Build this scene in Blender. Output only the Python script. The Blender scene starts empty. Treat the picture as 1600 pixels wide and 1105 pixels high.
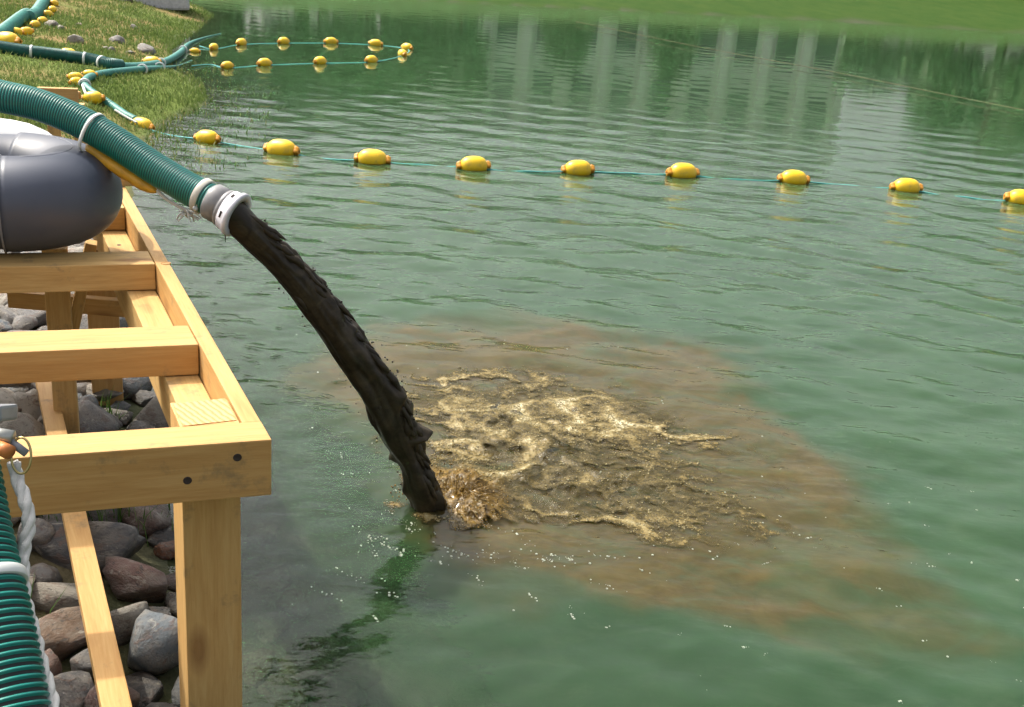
import bpy, bmesh, math, random
import numpy as np
from mathutils import Vector, Matrix

random.seed(7); RNG = np.random.default_rng(7)
S = bpy.context.scene
COL = S.collection

# ------------------------------------------------------------------ camera, light
CAM_H, FPX, PITCH, ROLL = 1.5, 1700.0, math.radians(21), math.radians(5)
_f = np.array([0, math.cos(PITCH), -math.sin(PITCH)]); _r = np.array([1., 0, 0]); _u = np.cross(_r, _f)
CR = _r*math.cos(ROLL)+_u*math.sin(ROLL); CU = -_r*math.sin(ROLL)+_u*math.cos(ROLL)
cam = bpy.data.cameras.new('camera'); cam.sensor_width = 36; cam.lens = 36*FPX/1600
cam.clip_start = .02; cam.clip_end = 2000
camo = bpy.data.objects.new('camera', cam); COL.objects.link(camo)
camo.matrix_world = Matrix(((CR[0], CU[0], -_f[0], 0), (CR[1], CU[1], -_f[1], 0), (CR[2], CU[2], -_f[2], CAM_H), (0, 0, 0, 1)))
S.camera = camo
SUN_EL, SUN_AZ = math.radians(53), math.radians(-60)
W = bpy.data.worlds.new('World'); S.world = W; W.use_nodes = True
nt = W.node_tree; bgn = nt.nodes['Background']
sky = nt.nodes.new('ShaderNodeTexSky'); sky.sky_type = 'NISHITA'; sky.sun_disc = False
sky.sun_elevation = SUN_EL; sky.sun_rotation = SUN_AZ; sky.air_density = 1.0; sky.dust_density = 8.0; sky.ozone_density = .3
hz = nt.nodes.new('ShaderNodeHueSaturation'); hz.inputs['Saturation'].default_value = .38       # milky, hazy sky
nt.links.new(sky.outputs[0], hz.inputs['Color']); nt.links.new(hz.outputs[0], bgn.inputs[0]); bgn.inputs[1].default_value = .15
sun = bpy.data.lights.new('sun', 'SUN'); sun.energy = 2.45; sun.angle = math.radians(1.0); sun.color = (1, .93, .8)
suno = bpy.data.objects.new('sun', sun); COL.objects.link(suno)
sd = Vector((math.sin(SUN_AZ)*math.cos(SUN_EL), math.cos(SUN_AZ)*math.cos(SUN_EL), math.sin(SUN_EL)))
suno.rotation_euler = sd.to_track_quat('Z', 'Y').to_euler(); suno.location = (-4, 6, 12)
S.view_settings.view_transform = 'Standard'; S.view_settings.look = 'None'
S.view_settings.exposure = 0.85; S.view_settings.gamma = 1; S.view_settings.use_curve_mapping = False
S.render.engine = 'CYCLES'
S.cycles.max_bounces = 6; S.cycles.transparent_max_bounces = 8; S.cycles.sample_clamp_indirect = 4
S.cycles.caustics_reflective = False; S.cycles.caustics_refractive = False
S.cycles.use_denoising = True

# ------------------------------------------------------------------ geometry helpers
def ray(x, y): return _f+CR*(x-800)/FPX-CU*(y-552.5)/FPX
CP = np.array([0, 0, CAM_H])
def P(x, y, z=0.): d = ray(x, y); return CP+d*((z-CAM_H)/d[2])      # where a line of sight meets height z
def D(x, y, Y): d = ray(x, y); return CP+d*(Y/d[1])                 # ... or distance Y
def RF(x, y, Y):                                                    # the thing at distance Y mirrored by the water
    d = ray(x, y); p = CP+d*(Y/d[1]); p[2] *= -1; return p

def _h(ix, iy, iz, s):
    n = (ix*374761393+iy*668265263+iz*2147483647+s*1274126177) & 0xffffffff
    n = ((n ^ (n >> 13))*1274126177) & 0xffffffff
    n = n ^ (n >> 16)
    return (n & 0xffffff)/float(0xffffff)
def _h2(ix, iy, s):
    n = ix*np.uint32(374761393)+iy*np.uint32(668265263)+np.uint32((s*1274126177+12345) & 0xffffffff)
    n = (n ^ (n >> np.uint32(13)))*np.uint32(1274126177)
    n = n ^ (n >> np.uint32(16))
    return (n & np.uint32(0xffffff)).astype(np.float32)*np.float32(1/0xffffff)
def vnoise2(p, s):
    x, y = p[..., 0].astype(np.float32), p[..., 1].astype(np.float32)
    fx_, fy_ = np.floor(x), np.floor(y); ix = fx_.astype(np.int32).view(np.uint32); iy = fy_.astype(np.int32).view(np.uint32)
    x = x-fx_; y = y-fy_; x = x*x*x*(x*(x*6-15)+10); y = y*y*y*(y*(y*6-15)+10); o = np.uint32(1)
    a, b, c, d = _h2(ix, iy, s), _h2(ix+o, iy, s), _h2(ix, iy+o, s), _h2(ix+o, iy+o, s)
    a = a+(b-a)*x; c = c+(d-c)*x
    return (a+(c-a)*y)*2-1
def vnoise(p, s=0):
    p = np.asarray(p)
    if p.shape[-1] == 2: return vnoise2(p, s)
    p = p.astype(float)
    i = np.floor(p).astype(np.int64); f = p-i; f = f*f*f*(f*(f*6-15)+10)
    out = 0
    for a in (0, 1):
        for b in (0, 1):
            for c in (0, 1):
                w = (f[..., 0] if a else 1-f[..., 0])*(f[..., 1] if b else 1-f[..., 1])*(f[..., 2] if c else 1-f[..., 2])
                out = out+w*_h(i[..., 0]+a, i[..., 1]+b, i[..., 2]+c, s)
    return out*2-1
def fbm(p, o=4, s=0, g=.5):
    p = np.asarray(p); p = p.astype(np.float32) if p.shape[-1] == 2 else p.astype(float); v = 0; a = 1; t = 0
    for k in range(o): v = v+a*vnoise(p*2.03**k+k*17.3, s+k); t += a; a *= g
    return v/t
def sstep(a, b, x): t = np.clip((x-a)/(b-a), 0, 1); return t*t*(3-2*t)

def tag(o, label=None, cat=None, group=None, kind=None):
    for k, v in (('label', label), ('category', cat), ('group', group), ('kind', kind)):
        if v: o[k] = v
    return o
def empty(name, loc, label=None, cat=None, group=None):
    o = bpy.data.objects.new(name, None); o.empty_display_size = .05; o.location = loc
    COL.objects.link(o); return tag(o, label, cat, group)
def link(name, me, parent=None, mat=None, loc=None, rot=None):
    if mat is not None and not me.materials: me.materials.append(mat)
    o = bpy.data.objects.new(name, me); COL.objects.link(o)
    if parent: o.parent = parent
    if loc is not None: o.location = loc
    return o
def wloc(o):
    v = Vector((0, 0, 0))
    while o: v = v+Vector(o.location); o = o.parent
    return v
def mesh(name, V, F, mat, parent=None, smooth=True, mats=None, fmat=None, origin=None):
    """mesh object from world-space vertices; origin = its own base point"""
    V = np.asarray(V, float)
    base = np.array(wloc(parent)) if parent else np.zeros(3)
    org = np.asarray(origin, float) if origin is not None else base
    me = bpy.data.meshes.new(name)
    me.from_pydata((V-org).tolist(), [], F if isinstance(F, list) else F.tolist())
    for m in (mats or [mat]): me.materials.append(m)
    if fmat is not None: me.polygons.foreach_set('material_index', np.asarray(fmat, np.int32))
    if smooth: me.polygons.foreach_set('use_smooth', np.ones(len(me.polygons), bool))
    me.update()
    o = bpy.data.objects.new(name, me); COL.objects.link(o)
    if parent: o.parent = parent
    o.location = org-base
    return o
def fast_mesh(name, V, F, mat, smooth=False):
    """V (n,3), F (m,k) arrays, straight into the mesh buffers"""
    me = bpy.data.meshes.new(name); V = np.asarray(V, np.float32); F = np.asarray(F, np.int32); k = F.shape[1]
    me.vertices.add(len(V)); me.vertices.foreach_set('co', V.ravel())
    me.loops.add(F.size); me.loops.foreach_set('vertex_index', F.ravel())
    me.polygons.add(len(F)); me.polygons.foreach_set('loop_start', np.arange(0, F.size, k, dtype=np.int32))
    if smooth: me.polygons.foreach_set('use_smooth', np.ones(len(F), bool))
    me.materials.append(mat); me.update(calc_edges=True); me.validate(); return me
def attr(me, name, vals):
    a = me.attributes.new(name, 'FLOAT', 'POINT'); a.data.foreach_set('value', np.asarray(vals, np.float32).ravel())
def gridfaces(ny, nx):
    i = np.arange(ny-1)[:, None]*nx+np.arange(nx-1)[None]
    return np.stack([i, i+1, i+nx+1, i+nx], -1).reshape(-1, 4)

def spline(pts, n):
    pts = [np.asarray(p, float) for p in pts]
    pts = [2*pts[0]-pts[1]]+pts+[2*pts[-1]-pts[-2]]
    out = []
    for i in range(1, len(pts)-2):
        a, b, c, d = pts[i-1:i+3]
        for t in np.linspace(0, 1, 24, endpoint=False):
            out.append(.5*((2*b)+(c-a)*t+(2*a-5*b+4*c-d)*t*t+(3*b-a-3*c+d)*t**3))
    out.append(pts[-2]); out = np.array(out)
    L = np.concatenate([[0], np.cumsum(np.linalg.norm(np.diff(out, axis=0), axis=1))])
    s = np.linspace(0, L[-1], n)
    return np.stack([np.interp(s, L, out[:, k]) for k in range(3)], -1), L[-1]
def frames(path):
    T = np.gradient(path, axis=0); T /= np.linalg.norm(T, axis=1)[:, None]
    ref = np.array([0, 0, 1.]) if abs(T[0][2]) < .9 else np.array([1., 0, 0])
    N = np.zeros_like(T); n = ref-T[0]*(ref@T[0]); n /= np.linalg.norm(n)
    for i in range(len(T)):
        n = n-T[i]*(n@T[i]); n /= np.linalg.norm(n); N[i] = n
    return T, N, np.cross(T, N)
def tube(path, rad, seg=16, cap=True, squash=None):
    """rad: scalar, (n,) or (n,seg)"""
    path = np.asarray(path); n = len(path); T, N, B = frames(path)
    th = np.linspace(0, 2*math.pi, seg, endpoint=False)
    R = np.broadcast_to(np.asarray(rad, float).reshape(-1, 1) if np.ndim(rad) < 2 else rad, (n, seg)) if np.ndim(rad) else np.full((n, seg), rad)
    V = path[:, None]+R[..., None]*(np.cos(th)[None, :, None]*N[:, None]+np.sin(th)[None, :, None]*B[:, None])
    F = []
    for i in range(n-1):
        for j in range(seg):
            a = i*seg+j; b = i*seg+(j+1) % seg
            F.append((a, b, b+seg, a+seg))
    if cap:
        F.append(tuple(range(seg))[::-1]); F.append(tuple((n-1)*seg+j for j in range(seg)))
    return V.reshape(-1, 3), F
def lathe_on(p, axis, prof, seg=32, cap=True):
    """profile [(along, radius)] turned about axis at p"""
    axis = np.asarray(axis, float); axis /= np.linalg.norm(axis)
    ref = np.array([0, 0, 1.]) if abs(axis[2]) < .9 else np.array([1., 0, 0])
    n = ref-axis*(ref@axis); n /= np.linalg.norm(n); b = np.cross(axis, n)
    th = np.linspace(0, 2*math.pi, seg, endpoint=False)
    V = np.concatenate([np.asarray(p)+axis*a+r*(np.cos(th)[:, None]*n+np.sin(th)[:, None]*b) for a, r in prof])
    F = []
    for i in range(len(prof)-1):
        for j in range(seg):
            a = i*seg+j; c = i*seg+(j+1) % seg
            F.append((a, c, c+seg, a+seg))
    if cap: F.append(tuple(range(seg))[::-1]); F.append(tuple((len(prof)-1)*seg+j for j in range(seg)))
    return V, F
def merge(parts):
    V, F, n = [], [], 0
    for v, f in parts:
        V.append(v); F += [tuple(i+n for i in q) for q in f]; n += len(v)
    return np.concatenate(V), F
def boxVF(c, sx, sy, sz, ax=None):
    M = np.eye(3) if ax is None else np.asarray(ax)     # rows: local x, y, z
    v = np.array([[i, j, k] for i in (-.5, .5) for j in (-.5, .5) for k in (-.5, .5)])*[sx, sy, sz]
    return np.asarray(c)+v@M, [(0, 1, 3, 2), (4, 6, 7, 5), (0, 4, 5, 1), (2, 3, 7, 6), (0, 2, 6, 4), (1, 5, 7, 3)]
def beam(name, V8, xdir, mat, parent, bev=.0025):
    """8 world corners (boxVF order); the object's local X runs along the grain"""
    X = Vector(xdir).normalized(); Z = Vector((0, 0, 1)) if abs(X.z) < .9 else Vector((0, 1, 0))
    Y = Z.cross(X).normalized(); Z = X.cross(Y)
    R3 = Matrix((X, Y, Z)).transposed(); c = Vector(np.mean(V8, 0))
    bm = bmesh.new(); inv = R3.inverted()
    vs = [bm.verts.new(inv @ (Vector(v)-c)) for v in V8]
    for f in [(0, 1, 3, 2), (4, 6, 7, 5), (0, 4, 5, 1), (2, 3, 7, 6), (0, 2, 6, 4), (1, 5, 7, 3)]: bm.faces.new([vs[i] for i in f])
    bmesh.ops.recalc_face_normals(bm, faces=bm.faces)
    bmesh.ops.bevel(bm, geom=list(bm.edges), offset=bev, segments=2, profile=.6, affect='EDGES')
    me = bpy.data.meshes.new(name); bm.to_mesh(me); bm.free(); me.materials.append(mat)
    o = bpy.data.objects.new(name, me); COL.objects.link(o); o.parent = parent
    o.matrix_local = Matrix.Translation(c-wloc(parent)) @ R3.to_4x4()
    return o

# ------------------------------------------------------------------ materials
class NT:
    def __init__(s, name):
        s.m = bpy.data.materials.new(name); s.m.use_nodes = True; s.t = s.m.node_tree
        s.b = s.t.nodes['Principled BSDF']; s.out = s.t.nodes['Material Output']
    def n(s, typ, ins=None, **kw):
        o = s.t.nodes.new('ShaderNode'+typ)
        for k, v in kw.items(): setattr(o, k, v)
        for k, v in (ins or {}).items(): s.set(o.inputs[k], v)
        return o
    def set(s, sock, v):
        if isinstance(v, bpy.types.NodeSocket): s.t.links.new(v, sock)
        elif isinstance(v, bpy.types.Node): s.t.links.new(v.outputs[0], sock)
        elif isinstance(v, (tuple, list)) and sock.type == 'RGBA' and len(v) == 3: sock.default_value = (*v, 1)
        else: sock.default_value = v
    def P(s, **kw):
        for k, v in kw.items(): s.set(s.b.inputs[k.replace('_', ' ')], v)
        return s
    def coord(s, which='Object', scale=(1, 1, 1)):
        c = s.n('TexCoord').outputs[which]
        return s.n('Mapping', {'Vector': c, 'Scale': scale}).outputs[0]
    def noise(s, vec, scale=5, detail=4, rough=.55, dist=0., out=0):
        return s.n('TexNoise', {'Vector': vec, 'Scale': scale, 'Detail': detail, 'Roughness': rough, 'Distortion': dist}).outputs[out]
    def ramp(s, fac, *stops):
        r = s.n('ValToRGB', {'Fac': fac}); e = r.color_ramp.elements
        while len(e) < len(stops): e.new(.5)
        for el, (p, c) in zip(e, stops):
            el.position = p; el.color = (*c, 1) if isinstance(c, tuple) else (c, c, c, 1)
        return r.outputs[0]
    def mix(s, f, a, b, mode='MIX'):
        m = s.n('Mix', data_type='RGBA', blend_type=mode); s.set(m.inputs[0], f); s.set(m.inputs[6], a); s.set(m.inputs[7], b)
        return m.outputs[2]
    def math(s, op, a, b=0.): return s.n('Math', {0: a, 1: b}, operation=op).outputs[0]
    def bump(s, h, strength=.3, dist=.01, normal=None):
        d = {'Height': h, 'Strength': strength, 'Distance': dist}
        if normal is not None: d['Normal'] = normal
        return s.n('Bump', d).outputs[0]
    def attr(s, name): return s.n('Attribute', attribute_name=name).outputs['Fac']

def m_wood():
    m = NT('pine_timber'); oi = m.n('ObjectInfo')
    off = m.n('VectorMath', {0: m.n('TexCoord').outputs['Object'], 1: m.n('CombineXYZ', {0: m.math('MULTIPLY', oi.outputs['Random'], 37.), 1: m.math('MULTIPLY', oi.outputs['Random'], 3.), 2: m.math('MULTIPLY', oi.outputs['Random'], 5.)}).outputs[0]}, operation='ADD').outputs[0]
    v = m.n('Mapping', {'Vector': off, 'Scale': (1.2, 16, 16)}).outputs[0]
    v2 = m.n('Mapping', {'Vector': off, 'Scale': (9, 150, 150)}).outputs[0]
    g = m.noise(v, 2.2, 5, .6, 1.2); g2 = m.noise(v2, 1.5, 3, .6)
    big = m.noise(off, 4, 2)
    c = m.ramp(g, (.25, (.39, .215, .068)), (.48, (.55, .345, .125)), (.72, (.63, .43, .18)))
    c = m.mix(.35, c, m.ramp(g2, (.3, (.41, .23, .078)), (.7, (.66, .45, .19))))
    c = m.mix(m.ramp(oi.outputs['Random'], (.35, 0.0), (1., .45)), c, (.44, .20, .06))
    # scuffs and grey dirt
    d = m.ramp(m.noise(off, 13, 6, .7), (.57, 0.), (.70, .6))
    c = m.mix(d, c, (.20, .15, .085))
    kn = m.n('TexVoronoi', {'Vector': m.n('Mapping', {'Vector': off, 'Scale': (2.2, 6, 6)}).outputs[0], 'Scale': 1.3})
    c = m.mix(m.ramp(kn.outputs['Distance'], (.07, .7), (.18, 0.)), c, (.22, .10, .035))
    m.P(Base_Color=c, Roughness=.62, Normal=m.bump(g2, .25, .002)); m.b.inputs['Specular IOR Level'].default_value = .3
    return m.m
def m_endgrain():
    m = NT('pine_end_grain'); v = m.coord('Object')
    w = m.n('TexWave', {'Vector': v, 'Scale': 42., 'Distortion': 2.5, 'Detail': 2.}, bands_direction='DIAGONAL')
    m.P(Base_Color=m.mix(w.outputs['Fac'], (.42, .23, .075), (.64, .41, .18)), Roughness=.75, Normal=m.bump(w.outputs['Fac'], .4, .002)); return m.m
def m_plain(name, col, rough=.5, var=.0, metal=0., spec=.5, scale=30, bump=0.):
    m = NT(name); v = m.coord('Object'); n = m.noise(v, scale, 4)
    c = m.mix(m.ramp(n, (.35, 0.), (.7, 1.)), tuple(x*(1-var) for x in col), tuple(min(1, x*(1+var)) for x in col)) if var else col
    m.P(Base_Color=c, Roughness=rough, Metallic=metal); m.b.inputs['Specular IOR Level'].default_value = spec
    if bump: m.P(Normal=m.bump(n, bump, .003))
    return m.m
def m_float():
    m = NT('yellow_plastic'); oi = m.n('ObjectInfo').outputs['Random']
    v = m.n('VectorMath', {0: m.n('TexCoord').outputs['Object'], 1: m.n('CombineXYZ', {0: m.math('MULTIPLY', oi, 31.)}).outputs[0]}, operation='ADD').outputs[0]
    n = m.noise(v, 22, 5, .65)
    c = m.mix(oi, (.88, .56, .008), (.82, .52, .015))
    c = m.mix(m.ramp(n, (.50, 0.), (.72, .6)), c, (.42, .27, .06))
    m.P(Base_Color=c, Roughness=m.ramp(n, (.3, .28), (.7, .5)), Normal=m.bump(n, .06, .004)); return m.m
def m_rock():
    m = NT('shore_stone'); oi = m.n('ObjectInfo'); v0 = m.n('TexCoord').outputs['Object']
    v = m.n('VectorMath', {0: v0, 1: m.n('CombineXYZ', {0: m.math('MULTIPLY', oi.outputs['Random'], 50.)}).outputs[0]}, operation='ADD').outputs[0]
    n1 = m.noise(v, 1.3, 6, .65, .4); n2 = m.noise(v, 9, 5, .7); n3 = m.noise(v, 2.0, 6, .65, .6)
    c = m.mix(m.ramp(n1, (.42, .0), (.60, .6)), oi.outputs['Color'], (.22, .195, .16))
    c = m.mix(m.ramp(n3, (.55, 0.), (.61, .55)), c, (.14, .08, .055))
    c = m.mix(m.ramp(m.noise(v, 3.4, 7, .75), (.56, 0.), (.62, .75)), c, (.05, .046, .044))
    c = m.mix(m.ramp(m.noise(v, 1.9, 8, .75, .6), (.58, 0.), (.62, .6)), c, (.36, .335, .285))
    # wet and dark close to the waterline
    z = m.n('SeparateXYZ', {0: m.n('NewGeometry').outputs['Position']}).outputs['Z']
    wet = m.ramp(m.math('ADD', m.math('MULTIPLY', z, 8.), m.math('MULTIPLY', n1, .35)), (.45, 1.), (1.1, 0.))
    c = m.mix(wet, c, m.mix(1., c, (.42, .40, .36), 'MULTIPLY'))
    m.P(Base_Color=c, Roughness=m.ramp(wet, (0., .75), (1., .25)), Normal=m.bump(m.math('ADD', n2, m.math('MULTIPLY', n3, 1.5)), .8, .006)); return m.m
def m_ground():
    m = NT('shore_soil_and_turf'); v = m.n('NewGeometry').outputs['Position']
    n = m.noise(v, .55, 5, .6); f = m.noise(v, 9, 6, .7); f2 = m.noise(v, 60, 4, .7)
    grass = m.mix(f, (.07, .11, .022), (.15, .19, .045))
    dry = m.mix(f, (.16, .12, .045), (.30, .21, .10))
    soil = m.mix(f2, (.20, .12, .06), (.34, .22, .13)); soil = m.mix(m.attr('dark_gravel'), soil, m.mix(f2, (.03, .027, .022), (.09, .08, .065)))  # soil coloured darker on the stony shore around the platform
    c = m.mix(m.ramp(n, (.47, 0.), (.60, 1.)), grass, dry)
    c = m.mix(m.attr('soil'), c, soil)
    c = m.mix(m.attr('farlawn'), c, m.mix(m.ramp(m.noise(v, 1.6, 6, .65), (.35, 0.), (.65, 1.)), m.mix(f, (.018, .058, .009), (.038, .075, .012)), m.mix(f, (.034, .068, .011), (.050, .088, .016))))
    c = m.mix(m.attr('bed'), c, m.mix(f, (.045, .055, .035), (.10, .105, .065)))
    m.P(Base_Color=c, Roughness=.95, Normal=m.bump(f2, .6, .02)); m.b.inputs['Specular IOR Level'].default_value = .1
    return m.m
def m_blade(name, a, b, c_):
    m = NT(name); r = m.attr('tint')
    m.P(Base_Color=m.ramp(r, (0., a), (.55, b), (1., c_)), Roughness=.6); m.b.inputs['Specular IOR Level'].default_value = .25
    d = m.n('BsdfTranslucent', {'Color': m.ramp(r, (0., a), (.55, b), (1., c_))})
    mx = m.n('MixShader', {0: .35, 1: m.b.outputs[0], 2: d.outputs[0]}); m.t.links.new(mx.outputs[0], m.out.inputs[0])
    return m.m
def m_water():
    m = NT('pond_water'); t = m.t; t.nodes.remove(m.b)
    pos = m.n('NewGeometry').outputs['Position']
    pv = m.n('Mapping', {'Vector': pos, 'Scale': (1., 1.7, 1.)}).outputs[0]
    far = m.attr('far')
    h1 = m.math('ADD', m.noise(pv, 10, 3, .5, .3), m.math('MULTIPLY', m.noise(m.n('Mapping', {'Vector': pos, 'Rotation': (0, 0, .45), 'Scale': (1., 2.6, 1.)}).outputs[0], 4.2, 2, .5, .4), 1.7)); h2 = m.noise(pv, 28, 3, .55, .3)
    h = m.math('ADD', m.math('MULTIPLY', h1, .55), m.math('MULTIPLY', h2, .22))
    churn = m.attr('churn')
    b = m.bump(h, m.math('ADD', m.math('MULTIPLY', m.math('SUBTRACT', 1., far), .25), m.math('MULTIPLY', churn, .5)), .02)
    # body of the turbid water: green algae, brown silt where the slurry spreads
    g = m.mix(m.ramp(m.noise(pos, .9, 4, .6), (.35, 0.), (.65, 1.)), (.018, .046, .017), (.025, .059, .023))
    mudc = m.mix(m.ramp(m.noise(pos, 6, 5, .65, 1.2), (.35, 0.), (.65, 1.)), (.043, .034, .008), (.066, .051, .014))
    body = m.mix(m.attr('mud'), g, mudc)
    film = m.ramp(m.noise(m.n('Mapping', {'Vector': pos, 'Rotation': (0, 0, .5), 'Scale': (1., 2.2, 1.)}).outputs[0], 2.6, 7, .68, 2.2), (.48, 0.), (.70, .55))
    body = m.mix(m.math('MULTIPLY', film, m.math('SUBTRACT', 1., far)), body, (.036, .066, .030))
    dif = m.n('SubsurfaceScattering', {'Color': body, 'Scale': .26})
    dif.inputs['Radius'].default_value = (.7, 1., .8)
    tr = m.n('BsdfTransparent', {'Color': (.78, .86, .72)})
    bm_ = m.n('MixShader', {0: m.attr('clarity'), 1: dif.outputs[0], 2: tr.outputs[0]})
    gl = m.n('BsdfGlossy', {'Color': (1, 1, 1), 'Roughness': m.math('ADD', .035, m.math('MULTIPLY', far, .035)), 'Normal': b})
    fr = m.n('Fresnel', {'IOR': 1.333, 'Normal': b})
    mx = m.n('MixShader', {0: fr.outputs[0], 1: bm_.outputs[0], 2: gl.outputs[0]})
    t.links.new(mx.outputs[0], m.out.inputs[0]); return m.m
def m_slurry():
    m = NT('black_slurry'); v = m.n('NewGeometry').outputs['Position']
    n = m.noise(v, 26, 5, .65, .6)
    m.P(Base_Color=m.mix(m.ramp(n, (.4, 0.), (.75, 1.)), (.018, .0135, .007), (.062, .046, .024)), Roughness=.4, Normal=m.bump(m.noise(v, 26, 2, .5), .12, .006)); m.b.inputs['Specular IOR Level'].default_value = .3
    return m.m
def m_froth():
    m = NT('muddy_froth'); v = m.n('NewGeometry').outputs['Position']
    vw = m.n('VectorMath', {0: v, 1: m.n('VectorMath', {0: m.noise(v, 14, 3, .6, 0., 1), 'Scale': .05}, operation='SCALE').outputs[0]}, operation='ADD').outputs[0]
    n = m.noise(vw, 34, 5, .62, .3); n2 = m.noise(v, 120, 3, .6); foam = m.attr('foam'); am = m.attr('amber')
    rg = m.math('SUBTRACT', 1., m.math('MULTIPLY', m.math('ABSOLUTE', m.math('SUBTRACT', m.noise(vw, 21, 4, .6), .5)), 7.))      # foam gathers in strings
    f = m.math('ADD', foam, m.math('ADD', m.math('MULTIPLY', m.math('SUBTRACT', n, .5), .9), m.math('MULTIPLY', rg, .16)))
    f = m.math('ADD', f, m.math('MULTIPLY', m.math('SUBTRACT', n2, .5), .35))
    c = m.ramp(f, (.15, (.062, .048, .014)), (.42, (.085, .063, .018)), (.60, (.19, .140, .048)), (.80, (.32, .265, .13)), (1.0, (.55, .50, .33)))
    c = m.mix(am, c, m.mix(m.ramp(n, (.35, 0.), (.65, 1.)), (.05, .029, .004), (.21, .125, .02)))
    m.P(Base_Color=c, Roughness=.07, IOR=1.36, Normal=m.bump(m.math('ADD', n2, m.math('MULTIPLY', n, 1.6)), .55, .006))
    tr = m.n('BsdfTransparent'); cov = m.ramp(m.math('ADD', m.math('ADD', f, m.attr('cover')), m.math('MULTIPLY', am, .6)), (.20, 0.), (.55, 1.))
    mx = m.n('MixShader', {0: cov, 1: tr.outputs[0], 2: m.b.outputs[0]}); m.t.links.new(mx.outputs[0], m.out.inputs[0]); return m.m
def m_leaf(name, a, b):
    m = NT(name); n = m.noise(m.n('NewGeometry').outputs['Position'], 1.1, 4, .6); r = m.n('NewGeometry').outputs['Random Per Island']
    m.P(Base_Color=m.mix(m.math('MULTIPLY', m.math('ADD', n, r), .5), a, b), Roughness=.55); return m.m
def m_facade():
    m = NT('pale_render'); v = m.coord('Object'); n = m.noise(v, .8, 5)
    m.P(Base_Color=m.mix(n, (.62, .60, .53), (.74, .72, .66)), Roughness=.85); return m.m
def m_hose():
    m = NT('teal_hose_rib'); v = m.coord('Object'); n = m.noise(v, 40, 4, .6)
    m.P(Base_Color=m.mix(m.ramp(n, (.4, 0.), (.75, .6)), (.006, .20, .165), (.04, .19, .15)), Roughness=.38); return m.m
def m_rope():
    m = NT('rope_fibre'); v = m.coord('Object'); w = m.noise(v, 160, 4, .7)
    m.P(Base_Color=m.mix(w, (.50, .48, .44), (.80, .78, .74)), Roughness=.85, Normal=m.bump(w, .5, .002)); return m.m

M = dict(wood=m_wood(), endgrain=m_endgrain(), float=m_float(), rock=m_rock(), ground=m_ground(), water=m_water(),
  slurry=m_slurry(), froth=m_froth(), facade=m_facade(), hose=m_hose(), rope=m_rope(),
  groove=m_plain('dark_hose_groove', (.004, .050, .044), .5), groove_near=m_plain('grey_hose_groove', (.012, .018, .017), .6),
  teal=m_plain('sun_faded_teal_hose', (.035, .20, .165), .5, .25), teal_dark=m_plain('teal_hose', (.006, .095, .08), .45, .3),
  turq=m_plain('turquoise_rope', (.10, .42, .40), .6, .15), collar=m_plain('orange_yellow_collar', (.62, .27, .02), .4, .15),
  pvc=m_plain('grey_pvc', (.062, .072, .102), .45, .12, scale=6), pvc_seam=m_plain('grey_pvc_seam', (.20, .21, .24), .4),
  white=m_plain('white_pvc', (.80, .80, .80), .25), coupling=m_plain('grey_coupling', (.24, .235, .235), .35, .15), flange=m_plain('white_flange', (.66, .65, .70), .3, .12),
  band=m_plain('beige_clamp_band', (.52, .50, .43), .5, .12), tie=m_plain('white_cable_tie', (.66, .68, .66), .4),
  steel=m_plain('dull_steel', (.42, .42, .38), .35, .2, metal=.7), brass=m_plain('brass_wire', (.45, .37, .16), .35, .2, metal=.9),
  orange=m_plain('orange_plug', (.50, .17, .04), .5, .2), alu=m_plain('grey_cast_metal', (.26, .27, .29), .45, .15, metal=.2), dark=m_plain('dark_recess', (.03, .02, .018), .7, .3),
  knot=m_plain('knot_wood', (.45, .24, .08), .7, .2), foamyel=m_plain('weathered_yellow_foam', (.66, .36, .03), .5, .3, scale=18, bump=.2),
  glass=m_plain('window_glass', (.03, .045, .05), .1), frame=m_plain('window_frame', (.55, .54, .5), .6),
  trunk=m_plain('bark', (.10, .075, .05), .9, .3), leafA=m_leaf('dark_leaves', (.026, .07, .015), (.055, .12, .025)), leafB=m_leaf('mid_leaves', (.035, .09, .017), (.075, .14, .03)),
  froth_bubble=m_plain('yellowish_bubbles', (.24, .20, .095), .04), bubble=m_plain('drift_bubbles', (.42, .45, .36), .06), mudwater=m_plain('thrown_mud', (.20, .12, .022), .2, .45),
  weed=m_plain('water_weed', (.03, .06, .015), .6, .3), concrete=m_plain('pale_concrete', (.50, .50, .52), .85, .15, bump=.3), wire=m_plain('brown_line', (.14, .11, .05), .7),
  leafyel=m_plain('yellow_leaf', (.62, .45, .03), .5, .2),
  grass=m_blade('grass_blades', (.115, .18, .042), (.18, .235, .07), (.40, .33, .16)), reed=m_blade('reed_blades', (.05, .12, .02), (.10, .17, .04), (.26, .25, .10)))

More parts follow.
